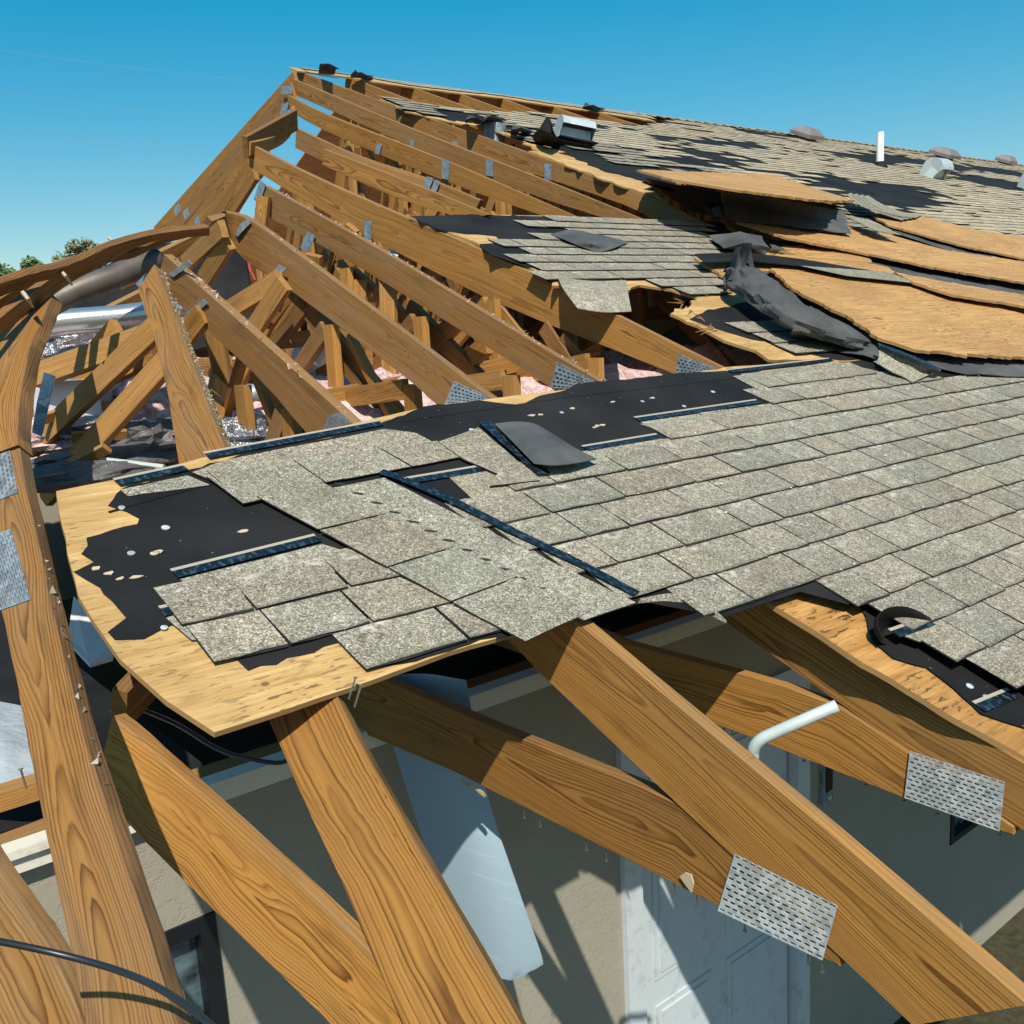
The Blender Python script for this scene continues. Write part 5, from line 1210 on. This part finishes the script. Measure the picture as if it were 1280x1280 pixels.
sh = thing('metal_flashing', 'bright upright strip of steel flashing beside the twisted left chord', 'flashing', D(57, 510, 3.8))
A = [D(55, 465, 3.8), D(69, 470, 3.8), D(60, 510, 3.75), D(46, 503, 3.75)]; g = G(); nrm = (A[1]-A[0]).cross(A[3]-A[0]).normalized()*.006
g.add(A+[p+nrm for p in A], [(0, 1, 2, 3), (7, 6, 5, 4), (0, 4, 5, 1), (1, 5, 6, 2), (2, 6, 7, 3), (3, 7, 4, 0)]); g.build('strip', 'galv', sh)
g = G(); A = [D(46, 503, 3.75), D(60, 510, 3.75), D(52, 545, 3.7), D(40, 540, 3.7)]; g.add(A+[p+nrm for p in A], [(0, 1, 2, 3), (7, 6, 5, 4), (0, 4, 5, 1), (1, 5, 6, 2), (2, 6, 7, 3), (3, 7, 4, 0)]); g.build('strip', 'galv_blue', sh)
cd_ = thing('metal_rod', 'thin grey rod lying level just above the plywood corner', 'rod', D(150, 576, 3.9)); g = G(); tube(g, [D(90, 570, 3.9), D(205, 584, 3.8)], .011, 8); g.build('rod', 'conduit', cd_)
rw = thing('red_wire', 'thin red wire hanging between the webs under the second plated chord', 'wire', D(315, 340, 5.6)); g = G(); tube(g, catmull([D(311, 320, 5.6), D(312, 335, 5.6), D(319, 350, 5.6)], 4), .006, 5); g.build('strand', 'print', rw)
# drywall and fabric at the lower left, on the wall head
pn = thing('drywall_panel', 'pale grey panel lying under the plywood corner beside the twisted chord', 'panel', D(125, 800, 3.3))
g = G(); A = [D(92, 745, 3.4), D(150, 800, 3.3), D(140, 822, 3.25), D(112, 830, 3.2), D(84, 800, 3.3)]; nrm = VZ*-.012; n = len(A)
g.add(A+[p+nrm for p in A], [tuple(range(n)), tuple(range(2*n-1, n-1, -1))]+[(i, (i+1) % n, n+(i+1) % n, n+i) for i in range(n)]); g.build('panel', 'drywall', pn)
tag(sheet('grey_fabric', [[D(-40, 870, 3.4), D(0, 880, 3.5), D(30, 885, 3.5), D(60, 900, 3.5)], [D(-40, 930, 3.2), D(0, 935, 3.1), D(30, 925, 3.2), D(60, 930, 3.2)], [D(-40, 1000, 3.0), D(0, 990, 2.9), D(30, 975, 2.95), D(60, 965, 3.0)]], .006, 'tarp', None, 4, 4, .03, wf=4), 'rumpled blue grey fabric at the left edge behind the twisted chord', 'fabric')
stub = thing('broken_plank', 'dark stub of lumber hidden under the plywood corner', 'plank', D(155, 850, 2.6), BP)
stick('board', D(200, 820, 2.65), D(140, 885, 2.45), stub, .13, .04, 'wood_old')

# ---------------------------------------------------------------- things hanging at the front
mp = thing('hanging_panel', 'blue grey sheet metal panel hanging between the two front beams', 'panel', D(600, 1000, 2.4))
xl = atX
sheet('sheet', [[xl(470, 845, 1.64), xl(530, 842, 1.70), xl(583, 850, 1.76)], [xl(492, 930, 1.63), xl(550, 945, 1.67), xl(609, 990, 1.73)], [xl(540, 1080, 1.625), xl(590, 1075, 1.66), xl(645, 1102, 1.71)], [xl(585, 1195, 1.62), xl(630, 1212, 1.64), xl(677, 1194, 1.69)], [xl(590, 1204, 1.62), xl(640, 1223, 1.64), xl(676, 1203, 1.688)]], .004, 'panel', mp, 4, 4)
cn = thing('metal_conduit', 'bent grey conduit pipe rising between the two right front beams', 'pipe', D(945, 955, 2.15))
pts = [D(1046, 882, 2.10)] + [D(*q) for q in ((1000, 902, 2.11), (968, 916, 2.13), (952, 924, 2.14), (943, 934, 2.15), (941, 948, 2.16))]
low = pts[-1] - VZ*.30
g = G(); tube(g, catmull(pts+[pts[-1]-VZ*.1, low], 5), .0135, 12); g.build('pipe', 'conduit', cn, True)
g = G(); tv = (pts[0]-pts[1]).normalized(); tube(g, [pts[0]-tv*.001, pts[0]+tv*.0012], .0105, 12); g.build('mouth_shade_disc', 'black', cn)  # black end disc stands in for the shaded bore
cb = thing('black_cable', 'thick black cable crossing the twisted chord at the bottom left corner', 'cable', D(100, 1200, 1.15))
g = G(); tube(g, catmull([D(-40, 1172, 1.2), D(0, 1177, 1.22), D(80, 1194, 1.24), D(150, 1214, 1.22), D(200, 1236, 1.16), D(250, 1270, 1.1), D(290, 1310, 1.05)], 6), .0045, 10); g.build('cable', 'cable', cb, True)
cb2 = thing('black_cable', 'thin black cable sagging below the plywood corner in front of the wall trim', 'cable', D(280, 945, 2.3))
g = G(); tube(g, catmull([D(160, 880, 2.6), D(220, 905, 2.55), D(270, 935, 2.5), D(310, 948, 2.45), D(360, 950, 2.4), D(374, 900, 2.4)], 6), .006, 8); g.build('cable', 'cable', cb2, True)
# wood chips and nails on the front chords
for q, lab in (((861, 1100), 'pale chip of wood stuck on the front bottom chord by the heel plate'),):
    g = G(); c = atX(*q, X1-.004); V = [c+VY*.022*math.cos(i*1.05)*rnd(.6, 1.25)+VZ*.026*math.sin(i*1.05)*rnd(.6, 1.25) for i in range(6)]
    g.add(V+[v-VX*.004 for v in V], [tuple(range(6)), tuple(range(11, 5, -1))]+[(i, (i+1) % 6, 6+(i+1) % 6, 6+i) for i in range(6)]); o = g.build('wood_chip', 'debris', t1)
for tt, X, qs in ((t1, X1, ((500, 928), (538, 945), (655, 1015), (675, 1026), (733, 1055), (758, 1068), (843, 1110), (871, 1124), (931, 1155), (1010, 1196), (1028, 1206))), (t2, X2, ((905, 905), (915, 912), (1005, 944), (1083, 974), (1130, 993), (1172, 1010), (1250, 1036)))):
    for x, y in qs:
        a = atX(x, y, X+.016); g = G(); tube(g, [a+VZ*.012, a-VZ*.016], .002, 5); tube(g, [a-VZ*.016, a-VZ*.0185], .005, 6); g.build('nail', 'nail', tt)
for q in ((580, 975), (590, 980), (600, 986)):
    a = atX(*q, X1); lumpv = [a+Vector((rnd(-.01, .01), rnd(-.03, .03), rnd(-.02, .0))) for _ in range(8)]
    bm = bmesh.new(); [bm.verts.new(v-wl(t1)) for v in lumpv]; bmesh.ops.convex_hull(bm, input=bm.verts); me = bpy.data.meshes.new('wood_chip'); bm.to_mesh(me); bm.free(); me.materials.append(M['debris'])
    o = bpy.data.objects.new('wood_chip', me); COL.objects.link(o); o.parent = t1

# ---------------------------------------------------------------- wires and trees beyond
for i, (a, c, lab) in enumerate((((-40, 50), (420, 104), 'highest thin power line across the blue sky at the left'), ((-40, 102), (420, 156), 'second thin power line from the top at the left'), ((-40, 147), (420, 188), 'third thin power line from the top, paired with the lowest'), ((-40, 155), (420, 196), 'lowest thin power line in the sky at the left'))):
    A, C = D(a[0], a[1], 46), D(c[0], c[1], 62); dvec = C-A; A2 = A-dvec*.6; C2 = C+dvec*.6
    pts = [A2.lerp(C2, k/24) + VZ*(-.9*(1-(k/12-1)**2)+.45) for k in range(25)]
    g = G(); tube(g, pts, .007, 5, caps=False); tag(g.build('power_line', 'wire'), lab, 'power line', 'power lines')
def tree(label, base, h, crown, n, ls, leafm, seed, conif=False):
    rg = random.Random(seed); t = thing('tree', label, 'tree', base, 'trees beyond the house')
    g = G(); top = base+VZ*h*.9; tube(g, [base, base+VZ*h*.45+VX*.15, top], .05*h**.5*.9, 8, r2=.03)
    limbs = []
    for i in range(9):
        z = h*(.4+.5*i/9); a = rg.random()*6.28; L = crown[0]*(.9-.5*i/9); p = base+VZ*z; q = p+Vector((math.cos(a)*L, math.sin(a)*L, L*.55)); limbs.append((p, q)); tube(g, [p, p.lerp(q, .5)+VZ*.1, q], .05, 5, r2=.015)
    g.build('trunk', 'bark', t)
    g = G(); cl = []
    for i in range(26):
        p, q = rg.choice(limbs); c = p.lerp(q, rg.uniform(.45, 1.1)); cl.append((c + Vector((rg.gauss(0, .3), rg.gauss(0, .3), rg.gauss(0, .3)))*crown[1], crown[2]*rg.uniform(.5, 1.1)))
    for i in range(n):
        c, r_ = rg.choice(cl); d = Vector((rg.gauss(0, 1), rg.gauss(0, 1), rg.gauss(0, .7))); d = d.normalized()*r_*rg.random()**.4
        p = c+d; u = Vector((rg.gauss(0, 1), rg.gauss(0, 1), rg.gauss(0, .5))).normalized(); v = u.orthogonal().normalized(); s_ = ls*rg.uniform(.6, 1.4)
        g.add([p-u*s_, p+v*s_*.45, p+u*s_, p-v*s_*.45], [(0, 1, 2, 3)])
    g.build('crown', leafm, t)
def gp(px, py, t):
    p = D(px, py, t); return Vector((p.x, p.y, 0)), p.z
b0, z = gp(102, 278, 60); tree('slender tree with sparse ragged crown rising above the curled planks', b0, z, (1.1, .9, .8), 5200, .17, 'needle', 3, True)
b0, z = gp(86, 287, 61); tree('thin ragged tree left of the slender one above the curled planks', b0, z-.3, (.7, .6, .6), 3200, .16, 'needle', 9, True)
b0, z = gp(68, 303, 58); tree('bare wispy tree, shortest of the ragged ones', b0, z, (.6, .5, .45), 700, .12, 'needle', 12, True)
for i, (px, py, lab) in enumerate(((-12, 310, 'leafy green tree cut by the left edge of the photo'), (12, 313, 'round leafy green tree second from the left edge'), (30, 318, 'leafy green tree rightmost of the dense clump at the left edge'), (-45, 318, 'leafy green tree just outside the left edge'))):
    b0, z = gp(px, py, 66+i*2); tree(lab, b0, z, (1.5, .8, 1.0), 9000, .2, 'leaf', 20+i)
print('tabs', cnt, cnt2, len(cand))
